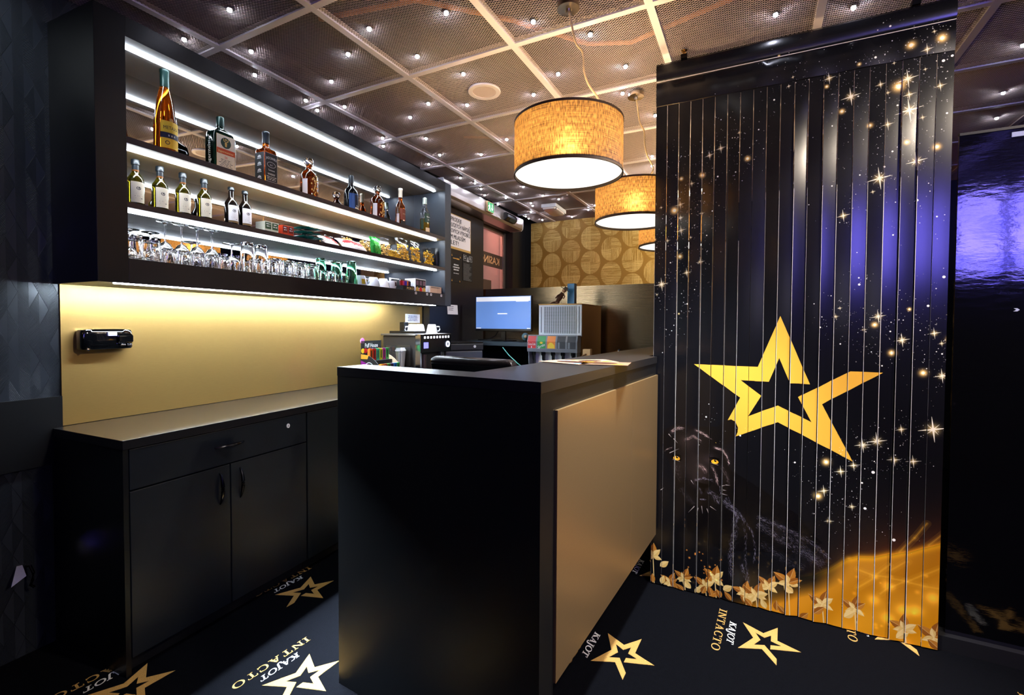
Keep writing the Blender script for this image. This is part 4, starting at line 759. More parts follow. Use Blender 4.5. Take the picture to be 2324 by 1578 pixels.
for a in (-.14, -.1, .06, .09, .12): MB().box(a, a + .018, -.2135, -.212, .215, .223).build('button', WHITE, pr)
MB().box(.201, .2025, -.1, .02, .11, .14).build('side_handle', MATT, pr); MB().lathe([(.012, 0), (.012, .002)], 16).build('badge', WHITE, pr, loc=(.205, .12, .235)).rotation_euler = (0, R(90), 0)
pr.location = SH(.29, 2.60, .8745)
co = thing('coffee_machine', 'black and steel bean to cup coffee machine on the worktop', 'coffee machine', SH(.12, 1.86, .8745), TS); ST2 = mat('machine_steel', (120, 116, 110), .3, .8)
MB().box(.0, .30, .0, .42, .0, .338).build('body', mat('machine_dark', (56, 52, 48), .35, .3), co, bevel=.006); MB().box(-.005, .31, -.02, .425, .3385, .352).build('top_plate', ST2, co, bevel=.002); MB().box(.3005, .345, .0, .42, .21, .35).build('display_head', BLACK, co, bevel=.004); MB().box(.301, .33, .0, .42, .0, .06).build('drip_tray', BLACK, co, bevel=.004)
MB().box(.301, .343, -.006, .012, .0, .35).build('side_trim', CHROME, co); 
for k in range(9): MB().box(.3455, .347, .04 + k * .041, .058 + k * .041, .318, .334).build('button', mat('button_lit', (235, 240, 255), .4, emit=1.2, ecol=(235, 240, 255)), co)
MB().ring([(.016, 0), (.024, 0), (.024, .006), (.016, .006)], 24).build('dial', mat('dial_lit', (225, 232, 255), .3, emit=.9, ecol=(210, 220, 255)), co, loc=(.3455, .365, .268)).rotation_euler = (0, R(90), 0)
MB().box(.3455, .3465, .035, .095, .245, .29).build('screen', mat('screen_violet', (90, 90, 170), .3, emit=.7, ecol=(100, 100, 190)), co)
MB().lathe([(.024, .08), (.024, .209)], 20, (.322, .30)).build('spout', CHROME, co, smooth=True); MB().lathe([(.02, .07), (.02, .2)], 20, (.322, .07)).build('milk_nozzle', mat('copper_grey', (120, 105, 100), .3, .7), co, smooth=True)
MB().box(.02, .2, -.0025, -.0005, .03, .25).build('side_window', mat('smoked_window', (40, 40, 42), .15), co); MB().box(.02, .25, .05, .2, .3525, .372).build('grounds_lid', BLACK, co, bevel=.003); MB().box(.0, .05, .2, .25, .3525, .44).build('hopper', BLACK, co, bevel=.005)
cupm = MB(); cupm.ring([(.001, .058), (.024, .058), (.027, .05), (.038, .0), (.035, .0), (.024, .048), (.001, .054)], 28); cupm.tube([(.032, 0, .04), (.048, 0, .038), (.052, 0, .022), (.044, 0, .012), (.036, 0, .014)], .0035, 8)
def upcup(name, label, loc, rz, sc=1, deco=None, g=None):
    t = thing(name, label, 'cup', loc, rz, g); mb = MB(); mb.ring([(.001, .062), (.026, .062), (.03, .052), (.041, .0), (.038, .0), (.026, .05), (.001, .058)], 28); mb.build('bowl', PORC, t, smooth=True)
    MB().tube([(.0, .033, .046), (.0, .052, .044), (.0, .056, .026), (.0, .048, .014), (.0, .038, .016)], .004, 8).build('cup_handle', PORC, t, smooth=True)
    if deco: 
        d = MB(); A_ = np.linspace(-.28, .28, 7); d.add([(.0405 * math.cos(a) - .006 * (z > .03), .0405 * math.sin(a), z) for z in (.01, .04) for a in A_], [(i, i + 1, i + 8, i + 7) for i in range(6)]); d.build('printed_mark', deco, t)
    t.scale = (sc, sc, sc); return t
upcup('cup', 'white cup upside down on the coffee machine, first from the left', SH(.30, 1.99, 1.2275), TS + R(150), 1.15); upcup('cup', 'white cup upside down on the coffee machine, second from the left', SH(.28, 2.105, 1.2275), TS + R(170), 1.15); upcup('cup', 'white cup upside down on the coffee machine, at its right end', SH(.31, 2.235, 1.2275), TS + R(-60), 1.15)
tk = thing('travel_cup', 'pale grey lidded paper cup beside the coffee machine', 'cup', SH(.33, 1.79, .8745), TS); MB().lathe([(.026, 0), (.036, .11), (.037, .112)], 24).build('cup_body', mat('cup_paper', (190, 198, 196), .6), tk, smooth=True); MB().lathe([(.039, .1125), (.039, .12), (.034, .124), (.032, .135), (.001, .136)], 24).build('lid', WHITE, tk, smooth=True)
tk.location = SH(.33, 1.80, .99); td = thing('clear_bin', 'clear plastic container holding the paper cup beside the coffee machine', 'container', SH(.26, 1.72, .8745), TS); MB().box(0, .13, 0, .12, 0, .115).build('base_block', BLACK, td); MB().box(.0, .13, .0, .002, .116, .27).box(.0, .13, .118, .12, .116, .27).box(0, .002, .002, .118, .116, .27).build('clear_wall', GLASS, td)
pd = thing('candy_display', 'colourful cardboard counter display of vape packs with two stepped rows', 'display', SH(.26, 1.46, .8745), TS); CB = mat('display_card', (225, 190, 150), .7)
side = [(0, 0), (.20, 0)] + [(.20 * math.cos(t), .205 * math.sin(t) + .02) for t in np.linspace(.1, 1.45, 9)] + [(0, .225)]
for a in (0, .206): MB().prism(side, a, a + .004, lambda u, v, t: (u, t, v)).build('side_card', INK if a == 0 else CB, pd)
MB().box(0, .003, .004, .206, 0, .31).build('back_card', INK, pd); MB().box(.0, .19, .004, .206, .0, .08).build('step', INK, pd); MB().box(.0, .10, .004, .206, .08, .18).build('step', INK, pd)
f = lambda u, v: (u, -.0008, v)
for P, m_ in (([(.005, .19), (.06, .19), (.07, .215), (.005, .222)], mat('orange_dk', (225, 150, 40), .5)), ([(.005, .06), (.13, .06), (.15, .12), (.06, .16), (.005, .18)], PURP), ([(.135, .07), (.175, .09), (.16, .11)], mat('violet', (90, 40, 150), .5)), ([(.07, .005), (.15, .005), (.16, .04), (.12, .055), (.08, .045)], mat('cyan', (40, 150, 190), .5)), ([(.005, .005), (.06, .005), (.06, .04), (.005, .05)], RED), ([(.16, .005), (.195, .005), (.19, .03)], YEL)): MB().poly(P, f).build('colour_patch', m_, pd)
g = MB(); put_text(g, 'Puff House', .034, lambda u, v: (.07 + u, -.0014, .085 + v + u * .2), fit=.105, bold=.02); g.poly(arc(.075, .12, .042, .05, -60, 200, .005, .005), lambda u, v: (u, -.0013, v)); g.build('lettering', PR, pd)
hf = lambda u, v: (.0038, u, v); g = MB(); put_text(g, 'Puff House', .04, lambda u, v: hf(.105 + u, .265 + v), fit=.13, bold=.02); g.build('header_lettering', PR, pd)
for u, m_ in ((.02, YEL), (.045, RED), (.085, RED), (.115, BLUE), (.15, GREEN), (.18, ORANGE)): MB().poly([(u + .018 * math.cos(t), .243 + .017 * math.sin(t)) for t in np.linspace(0, 2 * PI, 13)[:-1]], hf).build('header_fruit', m_, pd)
MB().lathe([(.02, 0), (.02, .003)], 18).build('header_flower', mat('pink_flower', (225, 130, 205), .5), pd, loc=(.0, .018, .31)).rotation_euler = (0, R(90), 0)
pal = [(230, 110, 30), (205, 40, 35), (60, 195, 150), (215, 225, 40), (190, 40, 150), (60, 180, 90), (240, 140, 30), (150, 60, 25), (70, 130, 50), (60, 30, 70), (30, 110, 180), (50, 150, 70)]
for k in range(12):
    row = k // 6; c = k % 6; z = .1805 if row == 0 else .0805; x = .05 if row == 0 else .145
    t = thing('vape_pack', ('orange', 'red', 'mint green', 'yellow', 'magenta', 'green', 'orange', 'rust brown', 'olive green', 'dark purple', 'blue', 'leaf green')[k] + ' vape pack in the ' + ('upper' if row == 0 else 'lower') + ' row of the counter display', 'pack', SH(.26 + x, 1.472 + c * .033, .8745 + z), TS, 'vape packs in the counter display')
    MB().box(0, .02, 0, .029, 0, .078).build('box', mat('pack%d' % k, pal[k], .4), t); g = MB(); g.poly(bx(.010, .019, .012, .066), lambda u, v: (.0206, u, v)); g.build('printed_strip', INK, t)
po_ = thing('till_screen', 'black touch screen till seen from behind over the bar top', 'till', (-.985, 1.62, 1.0), R(-6)); TI = mat('till_black', (26, 20, 18), .18)
tl_ = MB(); tl_.loft([(0, .205, .014, 10), (.186, .205, .022, 10), (.198, .199, .019, 10), (.204, .188, .012, 10)], 52); tm = tl_.build('screen_shell', TI, po_, smooth=True); tm.location = (0, 0, -.03); tm.rotation_euler = (R(16), 0, 0)
MB().box(-.19, .19, -.034, -.031, .02, .155).build('back_plate', BLACK, po_).rotation_euler = (R(16), 0, 0); MB().loft([(-.0995, .12, .1, 4), (-.085, .11, .09, 4), (-.06, .04, .03, 3), (.05, .04, .03, 3)], 24).build('stand', BLACK, po_); MB().tube([(.19, -.03, .13), (.203, -.05, .1), (.20, -.06, .05), (.18, -.05, -.03)], .004).build('cable', PORC, po_, smooth=True)
for k, (x, y, rz, la) in enumerate(((-.665, 1.80, -20, 'brown leaflet with orange print lying at the left on the bar top'), (-.53, 1.80, 8, 'brown leaflet with dark oval lying near the front edge of the bar top'), (-.62, 1.90, 40, 'pale leaflet under the others on the bar top'))):
    t = thing('leaflet', la, 'leaflet', (x, y, HB + .0008 + .0012 * (k != 2)), R(rz)); MB().box(-.105, .105, -.074, .074, 0, .0009).build('sheet', mat('leaflet_a', (205, 160, 125), .35) if k != 1 else mat('leaflet_b', (150, 110, 85), .35), t); fz = lambda u, v: (u, v, .0011)
    g = MB(); g.poly([(.06 * math.cos(a), .04 * math.sin(a)) for a in np.linspace(0, 2 * PI, 20)[:-1]], fz); g.build('printed_oval', mat('leaf_brown', (70, 40, 25), .4), t); g = MB(); g.poly([(-.09, .03), (-.05, .065), (-.03, .04), (-.06, .02)], fz); g.poly([(.04, -.06), (.09, -.05), (.08, -.02), (.05, -.03)], fz); g.build('printed_accent', mat('leaf_blue', (120, 150, 205), .4) if k == 0 else ORANGE, t)

# ------------------------------------------------------------------ bottles on the shelves (front of a bottle looks along local +x)
AMB = mat('amber_spirit', (196, 92, 14), .02, trans=.9, ior=1.4); AMBD = mat('dark_rum', (150, 62, 10), .02, trans=.88, ior=1.4); DGRN = mat('dark_green_bottle', (8, 34, 22), .04, trans=.35, ior=1.48); OLIVE = mat('olive_wine', (92, 86, 14), .03, trans=.8, ior=1.45); WINE = mat('red_wine_bottle', (16, 10, 10), .05, trans=.15)
PALEW = mat('pale_whisky', (226, 178, 50), .02, trans=.95, ior=1.4); BLKG = mat('black_bottle', (8, 9, 12), .06)
LY = mat('label_yellow', (238, 200, 50), .5); LNV = mat('label_navy', (20, 26, 52), .5); LIV = mat('label_ivory', (222, 212, 190), .6); LWH = mat('label_white', (226, 224, 226), .6); LBK = mat('label_black', (16, 16, 18), .5); LGR = mat('label_green', (18, 52, 36), .5); LOR = mat('label_orange', (190, 70, 20), .5); LBL = mat('label_blue', (38, 78, 140), .5); LBE = mat('label_beige', (205, 180, 150), .6); FOILG = mat('foil_green', (14, 40, 36), .3, .4); FOILB = mat('foil_black', (20, 28, 34), .35); FOILA = mat('foil_amber', (120, 70, 24), .35, .4); CORK = mat('cork', (206, 170, 110), .6)
def patch(parent, name, r, a0, a1, z0, z1, m, n=12, dr=.0006):
    A_ = [R(a0 + (a1 - a0) * i / n) for i in range(n + 1)]; V = [((r + dr) * math.cos(a), (r + dr) * math.sin(a), z) for z in (z0, z1) for a in A_]
    return MB().add(V, [(i, i + 1, n + 2 + i, n + 1 + i) for i in range(n)]).build(name, m, parent, smooth=True)
def wraptext(parent, txt, r, a, z, size, m, fit=None, bold=0.0, name='lettering', dr=.0011):
    g = MB(); put_text(g, txt, size, lambda u, v: ((r + dr) * math.cos(R(a) + u / r), (r + dr) * math.sin(R(a) + u / r), z + v), fit=fit, bold=bold); return g.build(name, m, parent)
def flattext(parent, txt, x, y, z, size, m, fit=None, bold=0.0, name='lettering', vert=False, side=False):
    g = MB()
    if side: put_text(g, txt, size, lambda u, v: (x - v, y, z + u), fit=fit, bold=bold)
    else: put_text(g, txt, size, lambda u, v: (x, y + u, z + v), fit=fit, bold=bold)
    return g.build(name, m, parent)
def bt(name, label, s, z, d=.2, group=None, rz=0): return thing(name, label, 'bottle', SH(d, s, z + .0004), TS + R(rz), group)
Z1_, Z2_, Z3_ = 2.03, 1.776, 1.554; GT = 'spirit bottles on the top shelf'; GW = 'small wine bottles on the middle shelf'
# tall brandy bottle
t = bt('brandy_bottle', 'tall slim amber brandy bottle with yellow label, first on the top shelf', .300, Z1_, .20, GT); MB().lathe([(.03, 0), (.044, .002), (.046, .015), (.043, .07), (.0445, .13), (.042, .16), (.03, .25), (.018, .31), (.016, .32)], 36).build('bottle_body', AMB, t, smooth=True)
MB().lathe([(.0185, .305), (.0175, .33), (.017, .372), (.0185, .374), (.0185, .416), (.016, .42)], 28).build('foil_cap', FOILG, t, smooth=True); l = patch(t, 'label', .0452, -52, 52, .035, .152, LY); patch(l, 'label_band', .0455, -52, 52, .078, .102, LNV); wraptext(l, 'METAXA', .0458, 0, .116, .021, INK, .06); wraptext(l, '★ ★ ★', .0462, 0, .084, .014, PR, .03); g = MB(); g.prism(arc(0, 0, .009, .009, 0, 359, .003, .003), 0, .0003, lambda u, v, q: ((.0462) * math.cos(u / .046 - .35), .0462 * math.sin(u / .046 - .35), .058 + v)); g.build('label_emblem', mat('emblem_brown', (90, 70, 40), .5), l); MB().prism([(.0085 * math.cos(a), .0085 * math.sin(a)) for a in np.linspace(0, 2 * PI, 17)[:-1]], 0, .001, lambda u, v, q: (.0447 * math.cos(u / .044) + q, .0447 * math.sin(u / .044), .158 + v)).build('seal', GOLDINK, t)
# square green liqueur bottle
t = bt('liqueur_bottle', 'flat square dark green herbal liqueur bottle with white and orange label', .555, Z1_, .195, GT); MB().loft([(0, .036, .054, 7), (.004, .039, .057, 7), (.175, .039, .057, 7), (.2, .036, .052, 5), (.215, .022, .026, 3), (.225, .016, .016, 2), (.235, .0155, .0155, 2)], 48).build('bottle_body', DGRN, t, smooth=True); MB().lathe([(.0175, .236), (.0175, .279), (.016, .282)], 24).build('cap', FOILG, t, smooth=True)
f = lambda u, v: (.0396, u, v); l = MB().poly(bx(-.046, .046, .018, .185), f).build('label', LIV, t); q = lambda u, v: (.0400, u, v)
MB().poly(bx(-.046, .046, .094, .120), q).build('label_band', LOR, l); MB().poly([(.026 * math.cos(a), .150 + .026 * math.sin(a)) for a in np.linspace(0, 2 * PI, 28)[:-1]], q).build('label_roundel', LGR, l); g = MB(); q2 = lambda u, v: (.0404, u, v); g.poly([(-.004, .132), (.004, .132), (.006, .15), (.0, .156), (-.006, .15)], q2)
for sx in (-1, 1): g.poly([(sx * .004, .154), (sx * .012, .158), (sx * .014, .17), (sx * .011, .17), (sx * .009, .161), (sx * .003, .158)], q2)
g.poly(bx(-.0015, .0015, .16, .172), q2); g.poly(bx(-.006, .006, .165, .168), q2); g.build('stag_emblem', GOLDINK, l); flattext(l, 'Jägermeister', .0404, 0, .101, .014, mat('gold_letter', (236, 200, 130), .5), .08, .004); flattext(l, '50', .0404, 0, .074, .016, RED, .014, .006); g = MB(); lines(g, q2, -.036, .036, .066, 6, .0075, .0025, 3, True); g.build('small_print', PD, l); MB().poly(bx(-.046, .046, .02, .027), q2).build('label_foot', LOR, l); MB().prism([(-.047, .017), (.047, .017), (.047, .186), (-.047, .186)], .0391, .0394, lambda u, v, q_: (q_, u, v)).build('label_border', GOLDINK, t)
g = MB(); put_text(g, 'Jägermeister', .03, lambda u, v: (.0 - v + .01, -.0578, .105 + u), fit=.15, bold=.006); g.build('side_lettering', LWH, t)
# square whiskey bottle
t = bt('whiskey_bottle', 'square whiskey bottle with black label and black cap on the top shelf', .805, Z1_, .20, GT); MB().loft([(0, .037, .037, 8), (.004, .04, .04, 8), (.19, .04, .04, 8), (.203, .037, .037, 6), (.214, .02, .02, 3), (.222, .0165, .0165, 2), (.24, .016, .016, 2)], 44).build('bottle_body', AMB, t, smooth=True); MB().lathe([(.018, .2405), (.0175, .29), (.019, .292), (.019, .30), (.017, .303)], 24).build('cap', FOILB, t, smooth=True)
l = MB().poly(bx(-.037, .037, .03, .182), lambda u, v: (.0406, u, v)).build('label', LBK, t); q = lambda u, v: (.0411, u, v); g = MB(); put_text(g, 'JACK DANIELS', .018, lambda u, v: q(u, .150 + v - u * u * 4), fit=.066, bold=.006); put_text(g, 'No 7', .012, lambda u, v: q(u, .116 + v), fit=.016); g.prism(arc(0, .121, .026, .015, 0, 359, .0016, .0016), .0, .0002, lambda u, v, q_: (.0411 + q_, u, v)); put_text(g, 'Tennessee', .012, lambda u, v: q(u, .088 + v), fit=.04); put_text(g, 'WHISKEY', .014, lambda u, v: q(u, .066 + v), fit=.046); lines(g, q, -.03, .03, .056, 3, .008, .0022, 2, True)
for a_ in ((-.036, -.0352, .031, .181), (.0352, .036, .031, .181), (-.036, .036, .031, .032), (-.036, .036, .18, .181)): g.poly(bx(*a_), q)
g.build('lettering', LWH, l); l = MB().poly(bx(-.034, .034, .03, .182), lambda u, v: (u, -.0406, v)).build('side_label', LBK, t); g = MB()
for k in range(4): z_ = .048 + k * .036; g.poly([(.014 * math.cos(a), z_ + .012 * math.sin(a)) for a in np.linspace(0, PI, 12)], lambda u, v: (u, -.0411, v)); g.poly(bx(-.016, .016, z_ - .007, z_ - .003), lambda u, v: (u, -.0411, v))
g.build('side_marks', LWH, l)
# stoppered rum, twice
def rum(label, s, sc=1):
    t = bt('rum_bottle', label, s, Z1_, .205, GT); MB().lathe([(.035, 0), (.048, .002), (.05, .012), (.05, .12), (.047, .145), (.036, .168), (.022, .182), (.017, .192), (.0165, .205), (.02, .207), (.02, .212)], 40, ms=None).build('bottle_body', AMBD, t, smooth=True); MB().loft([(.2125, .018, .018, 2), (.217, .024, .024, 2.5), (.24, .026, .026, 2.5), (.25, .021, .021, 2.5), (.254, .012, .012, 2)], 20).build('stopper', GLASS, t, smooth=True)
    MB().lathe([(.049, -.0), (.049, .009)], 36).build('base_ring', mat('base_glass', (235, 225, 205), .1, trans=.6), t).scale = (1.02, 1.02, 1); patch(t, 'side_label', .05, -88, -52, .03, .12, LWH)
    g = MB()
    for a0, z0, a1, z1 in ((-14, .05, 14, .135), (14, .05, -14, .135)):
        for k in range(6):
            u0, u1 = k / 6, (k + .8) / 6; A0, A1 = R(a0 + (a1 - a0) * u0), R(a0 + (a1 - a0) * u1); ZA, ZB = z0 + (z1 - z0) * u0, z0 + (z1 - z0) * u1; g.tube([(.0505 * math.cos(A0), .0505 * math.sin(A0), ZA), (.0505 * math.cos(A1), .0505 * math.sin(A1), ZB)], .0032, 6)
    for a_, z_ in ((-24, .06), (24, .075), (-20, .12), (22, .118), (-26, .095), (0, .045), (28, .05), (-8, .035), (10, .14)): g.lathe([(.0008, z_ - .006), (.005, z_), (.0008, z_ + .006)], 8, (.0498 * math.cos(R(a_)), .0498 * math.sin(R(a_))))
    return g.build('raised_ornament', GOLDINK, t, smooth=True) and t
rum('stout rum bottle with glass stopper and raised ornament, fourth on the top shelf', 1.09); rum('stout rum bottle with glass stopper and raised ornament, sixth on the top shelf', 1.70)
t = bt('spiced_rum_bottle', 'black round shouldered bottle with blue and black label on the top shelf', 1.443, Z1_, .20, GT); MB().lathe([(.035, 0), (.0455, .002), (.0465, .012), (.0465, .12), (.044, .14), (.034, .162), (.02, .176), (.0165, .186), (.016, .205)], 36).build('bottle_body', BLKG, t, smooth=True); MB().lathe([(.018, .2055), (.018, .25), (.0165, .253)], 24).build('cap', FOILB, t, smooth=True); l = patch(t, 'label', .0467, -62, 62, .02, .128, LBL); patch(l, 'label_panel', .0471, -14, 58, .026, .122, LNV); wraptext(l, 'LEGENDARIO', .0475, 22, .045, .012, PR, .046, .004); g = MB(); g.prism(arc(0, .0, .016, .018, 0, 359, .002, .002), 0, .0002, lambda u, v, q_: (.0476 * math.cos(u / .047 + .38), .0476 * math.sin(u / .047 + .38), .085 + v)); g.build('label_portrait', LIV, l); patch(l, 'label_foot', .0472, -14, 58, .03, .04, LIV)
t = bt('scotch_bottle', 'slim amber scotch bottle with wine red label on the top shelf', 1.97, Z1_, .20, GT); MB().lathe([(.03, 0), (.036, .002), (.037, .012), (.037, .155), (.034, .175), (.02, .2), (.0145, .215), (.0145, .235), (.016, .238)], 32).build('bottle_body', AMB, t, smooth=True); MB().lathe([(.0155, .2385), (.015, .29), (.0165, .292), (.0165, .306), (.015, .308)], 24).build('foil_cap', LIV, t, smooth=True); l = patch(t, 'label', .0372, -55, 55, .065, .15, mat('label_maroon', (130, 60, 40), .5)); patch(l, 'label_foot', .0372, -48, 48, .03, .058, LBK); g = wraptext(l, 'WHISKY', .0377, 0, .105, .014, LBE, .036); patch(t, 'side_label', .0372, -100, -66, .03, .11, LWH)
t = bt('irish_whiskey_bottle', 'clear bottle with green label and pale gold whiskey, last on the top shelf', 2.28, Z1_, .21, GT); MB().lathe([(.032, 0), (.038, .002), (.039, .012), (.039, .135)], 32).build('liquid', PALEW, t, smooth=True); MB().lathe([(.039, .1355), (.0395, .165), (.034, .19), (.022, .212), (.016, .225), (.015, .255), (.0175, .258)], 32).build('bottle_neck', GLASS, t, smooth=True); MB().lathe([(.0175, .2585), (.0175, .308), (.016, .311)], 24).build('cap', mat('cap_silver', (170, 180, 170), .3, .6), t, smooth=True); l = patch(t, 'label', .0395, -60, 60, .105, .18, LGR); wraptext(l, 'TULLAMORE', .0402, 6, .145, .013, PR, .055, .004); wraptext(l, 'D.E.W.', .0402, 6, .122, .014, PR, .03); patch(t, 'lower_label', .0392, -45, 45, .03, .062, LBE); patch(t, 'side_label', .0392, -110, -70, .05, .13, LGR)
# six small wine bottles
def wine(kind, label, s):
    t = bt('wine_bottle', label, s, Z2_, .205, GW); g_ = OLIVE if kind == 0 else WINE; MB().lathe([(.02, 0), (.029, .001), (.03, .008), (.03, .115), (.028, .128), (.018, .145), (.0125, .156), (.012, .185), (.013, .1855)], 32).build('bottle_body', g_, t, smooth=True); MB().lathe([(.0125, .165), (.0125, .1855), (.0155, .1865), (.0155, .205), (.0135, .2085)] if kind == 0 else [(.0125, .19), (.0148, .1905), (.0148, .203), (.013, .206)], 24).build('cap', FOILB, t, smooth=True)
    if kind == 0: MB().lathe([(.0128, .158), (.0128, .1648)], 24).build('neck_band', FOILA, t)
    l = patch(t, 'label', .0301, -58, 40, .026, .112, LIV if kind == 0 else LWH); g = MB(); fz = lambda u, v: (.0308 * math.cos(u / .03), .0308 * math.sin(u / .03), v); g.prism(arc(-.004, .085, .008, .007, 0, 359, .0022, .0022), 0, .0002, lambda u, v, q_: fz(u, v)); g.poly([(-.007, .08), (.0, .082), (-.001, .09), (-.006, .088)], fz); lines(g, fz, -.018, .012, .06, 3, .009, .003, 1, True); g.build('label_print', PD, l)
    if kind: patch(l, 'label_foot', .0304, -58, 40, .026, .036, mat('foot_brown', (110, 85, 50), .5))
for k, s in enumerate((.178, .272, .368, .465)): wine(0, 'small olive green wine bottle with ivory label, %s from the left on the middle shelf' % ('first', 'second', 'third', 'fourth')[k], s)
for k, s in enumerate((.600, .675)): wine(1, 'small dark red wine bottle with white label, %s' % ('left one of the pair', 'right one of the pair')[k], s)
# tea boxes, packets and snack bags
def carton(label, s, d, w_, dep, h, m, panel, z=Z2_, rz=0, name='tea_box', cat='box', n=2):
    t = thing(name, label, cat, SH(d, s, z + .0004), TS + R(rz)); MB().box(-dep / 2, dep / 2, -w_ / 2, w_ / 2, 0, h).build('box', m, t, bevel=.001)
    for i in range(n):
        a = -w_ / 2 + w_ * i / n; l = MB().poly(bx(a + .003, a + w_ / n - .003, h * .42, h - .004), lambda u, v: (dep / 2 + .0005, u, v)).build('printed_panel', panel, t); g = MB(); lines(g, lambda u, v: (dep / 2 + .001, u, v), a + .008, a + w_ / n - .008, h * .78, 2, h * .18, h * .07, i, True); g.build('lettering', PR, l)
    return t
TEA = mat('tea_white', (205, 205, 185), .5, noise=(260, .5)); TER = mat('tea_red', (205, 60, 22), .5, noise=(200, .35))
carton('white and green tea box pair on the middle shelf', .80, .21, .085, .07, .068, TEA, mat('tea_green', (50, 78, 48), .5)); carton('orange red tea box pair beside the white and green ones', .905, .215, .075, .06, .068, TER, mat('tea_red_dk', (120, 30, 16), .5))
def bag(name, label, s, d, w_, h, th, m, z=Z2_, rz=0, lean=0, flat=False, seed=1, cat='bag', print_m=None, filler=None, group=None):
    """a filled pouch: pillow in the middle, flat crimped ends"""
    t = thing(name, label, cat, SH(d, s, z + .0006), TS + R(rz), group); q = random.Random(seed); NU, NV = (22, 24) if print_m else (14, 16); V = []; F = []
    for sd in (1, -1):
        for j in range(NV + 1):
            for i in range(NU + 1):
                u, v = i / NU * 2 - 1, j / NV; pu = (1 - u ** 4); pv = math.sin(PI * min(1, max(0, (v - .02) / .90))) ** .6 if .02 < v < .92 else 0
                off = sd * (th / 2 * pu ** .7 * pv * (1.15 - .5 * v) + q.uniform(-1, 1) * th * .06 * pu * pv + .0008)
                wv = w_ / 2 * u * (1 - .08 * pv) ; hv = h * v * (1 - .04 * abs(u))
                zz_ = .006 * math.sin(u * 7 + seed) if v > .9 else 0
                V.append((th / 2 + off + zz_ * .5, wv, hv))
    W_ = NU + 1; n1 = W_ * (NV + 1)
    for j in range(NV):
        for i in range(NU): f_ = (j * W_ + i, j * W_ + i + 1, (j + 1) * W_ + i + 1, (j + 1) * W_ + i); F.append(f_); F.append(tuple(n1 + k for k in reversed(f_)))
    b_ = MB().add(V, F); V0 = b_.V
    if flat: b_.V = [(v[2] - h / 2, v[1], v[0]) for v in V0]; b_.V = [(-x if False else x, y, z_) for x, y, z_ in b_.V]
    elif lean: c_, s_ = math.cos(R(lean)), math.sin(R(lean)); b_.V = [(x * c_ - z_ * s_ , y, x * s_ + z_ * c_) for x, y, z_ in V0]
    mz = min(v[2] for v in b_.V); b_.V = [(x, y, z_ - mz) for x, y, z_ in b_.V]; 
    if print_m:   # printed spots: faces of the front skin
        spots = [(q.uniform(-.55, .55), q.uniform(.25, .75), q.uniform(.22, .38)) for _ in range(5)]
        for fi, f_ in enumerate(b_.F):
            if fi % 2 == 0:
                k0 = f_[0]; u, v = (k0 % W_ + .5) / NU * 2 - 1, (k0 // W_ + .5) / NV
                if any((u - a_) ** 2 + ((v - c_) * 2) ** 2 < r_ * r_ for a_, c_, r_ in spots): b_.M[fi] = 1
    o_ = b_.build('pouch', [m, print_m] if print_m else m, t, smooth=True)
    if filler:
        g = MB()
        for k in range(170):
            u, v = q.uniform(-.8, .8), q.uniform(.03, .72); x = th / 2 + q.uniform(-.4, .45) * th * (1 - u * u) ** .5; a = q.uniform(.006, .0105); y, z_ = u * w_ / 2 * .95, v * h
            if lean: x, z_ = x * math.cos(R(lean)) - z_ * math.sin(R(lean)), x * math.sin(R(lean)) + z_ * math.cos(R(lean))
            P_n = [(x + a * dx * q.uniform(.6, 1.1), y + a * dy * q.uniform(.6, 1.1), max(.004, z_ - mz + a * dz * q.uniform(.6, 1.1))) for dx, dy, dz in ((1, 0, 0), (0, 1, 0), (-1, 0, 0), (0, -1, 0), (0, 0, 1), (0, 0, -1))]
            g.add(P_n, [(0, 1, 4), (1, 2, 4), (2, 3, 4), (3, 0, 4), (1, 0, 5), (2, 1, 5), (3, 2, 5), (0, 3, 5)])
        tag(g.build('crisps', filler, t, smooth=True), kind='stuff')
    return t
CLEAR = bpy.data.materials.new('clear_foil'); CLEAR.use_nodes = True; nt = CLEAR.node_tree; nt.nodes.clear(); a_, b_, c_, o_ = [nt.nodes.new(k) for k in ('ShaderNodeBsdfTransparent', 'ShaderNodeBsdfGlossy', 'ShaderNodeMixShader', 'ShaderNodeOutputMaterial')]; fr = nt.nodes.new('ShaderNodeLayerWeight'); fr.inputs[0].default_value = .22; b_.inputs['Roughness'].default_value = .12
nt.links.new(fr.outputs['Fresnel'], c_.inputs[0]); nt.links.new(a_.outputs[0], c_.inputs[1]); nt.links.new(b_.outputs[0], c_.inputs[2]); nt.links.new(c_.outputs[0], o_.inputs[0])
NUT = mat('crisps_gold', (240, 190, 50), .45); NUT2 = mat('nuts_tan', (236, 196, 112), .5); FOILGREEN = mat('foil_pack_green', (30, 150, 50), .22, .2, bump=(60, .6)); FOILW = mat('foil_pack_white', (226, 214, 206), .3, bump=(50, .5)); 
for k in range(4): bag('teal_packet', 'teal foil packet lying flat, %s of the stack of four' % ('lowest', 'second from below', 'third from below', 'topmost')[k], 1.075 + .006 * (k % 2), .20, .15, .11, .018, TEALP, Z2_ + k * .0255, rz=(3, -2, 4, -3)[k], flat=True, seed=k + 2, cat='packet', print_m=mat('teal_print', (14, 70, 64), .4) if k == 3 else None, group='teal packets on the middle shelf')
bag('sweet_packet', 'white packet with red fruit print lying beside the teal stack', 1.245, .235, .15, .12, .045, FOILW, rz=12, lean=52, seed=11, cat='packet', print_m=RED); bag('sweet_packet', 'white packet with red berries lying in front of the green bag', 1.43, .245, .20, .13, .05, FOILW, rz=-8, lean=50, seed=12, cat='packet', print_m=mat('berry_red', (170, 20, 30), .4))
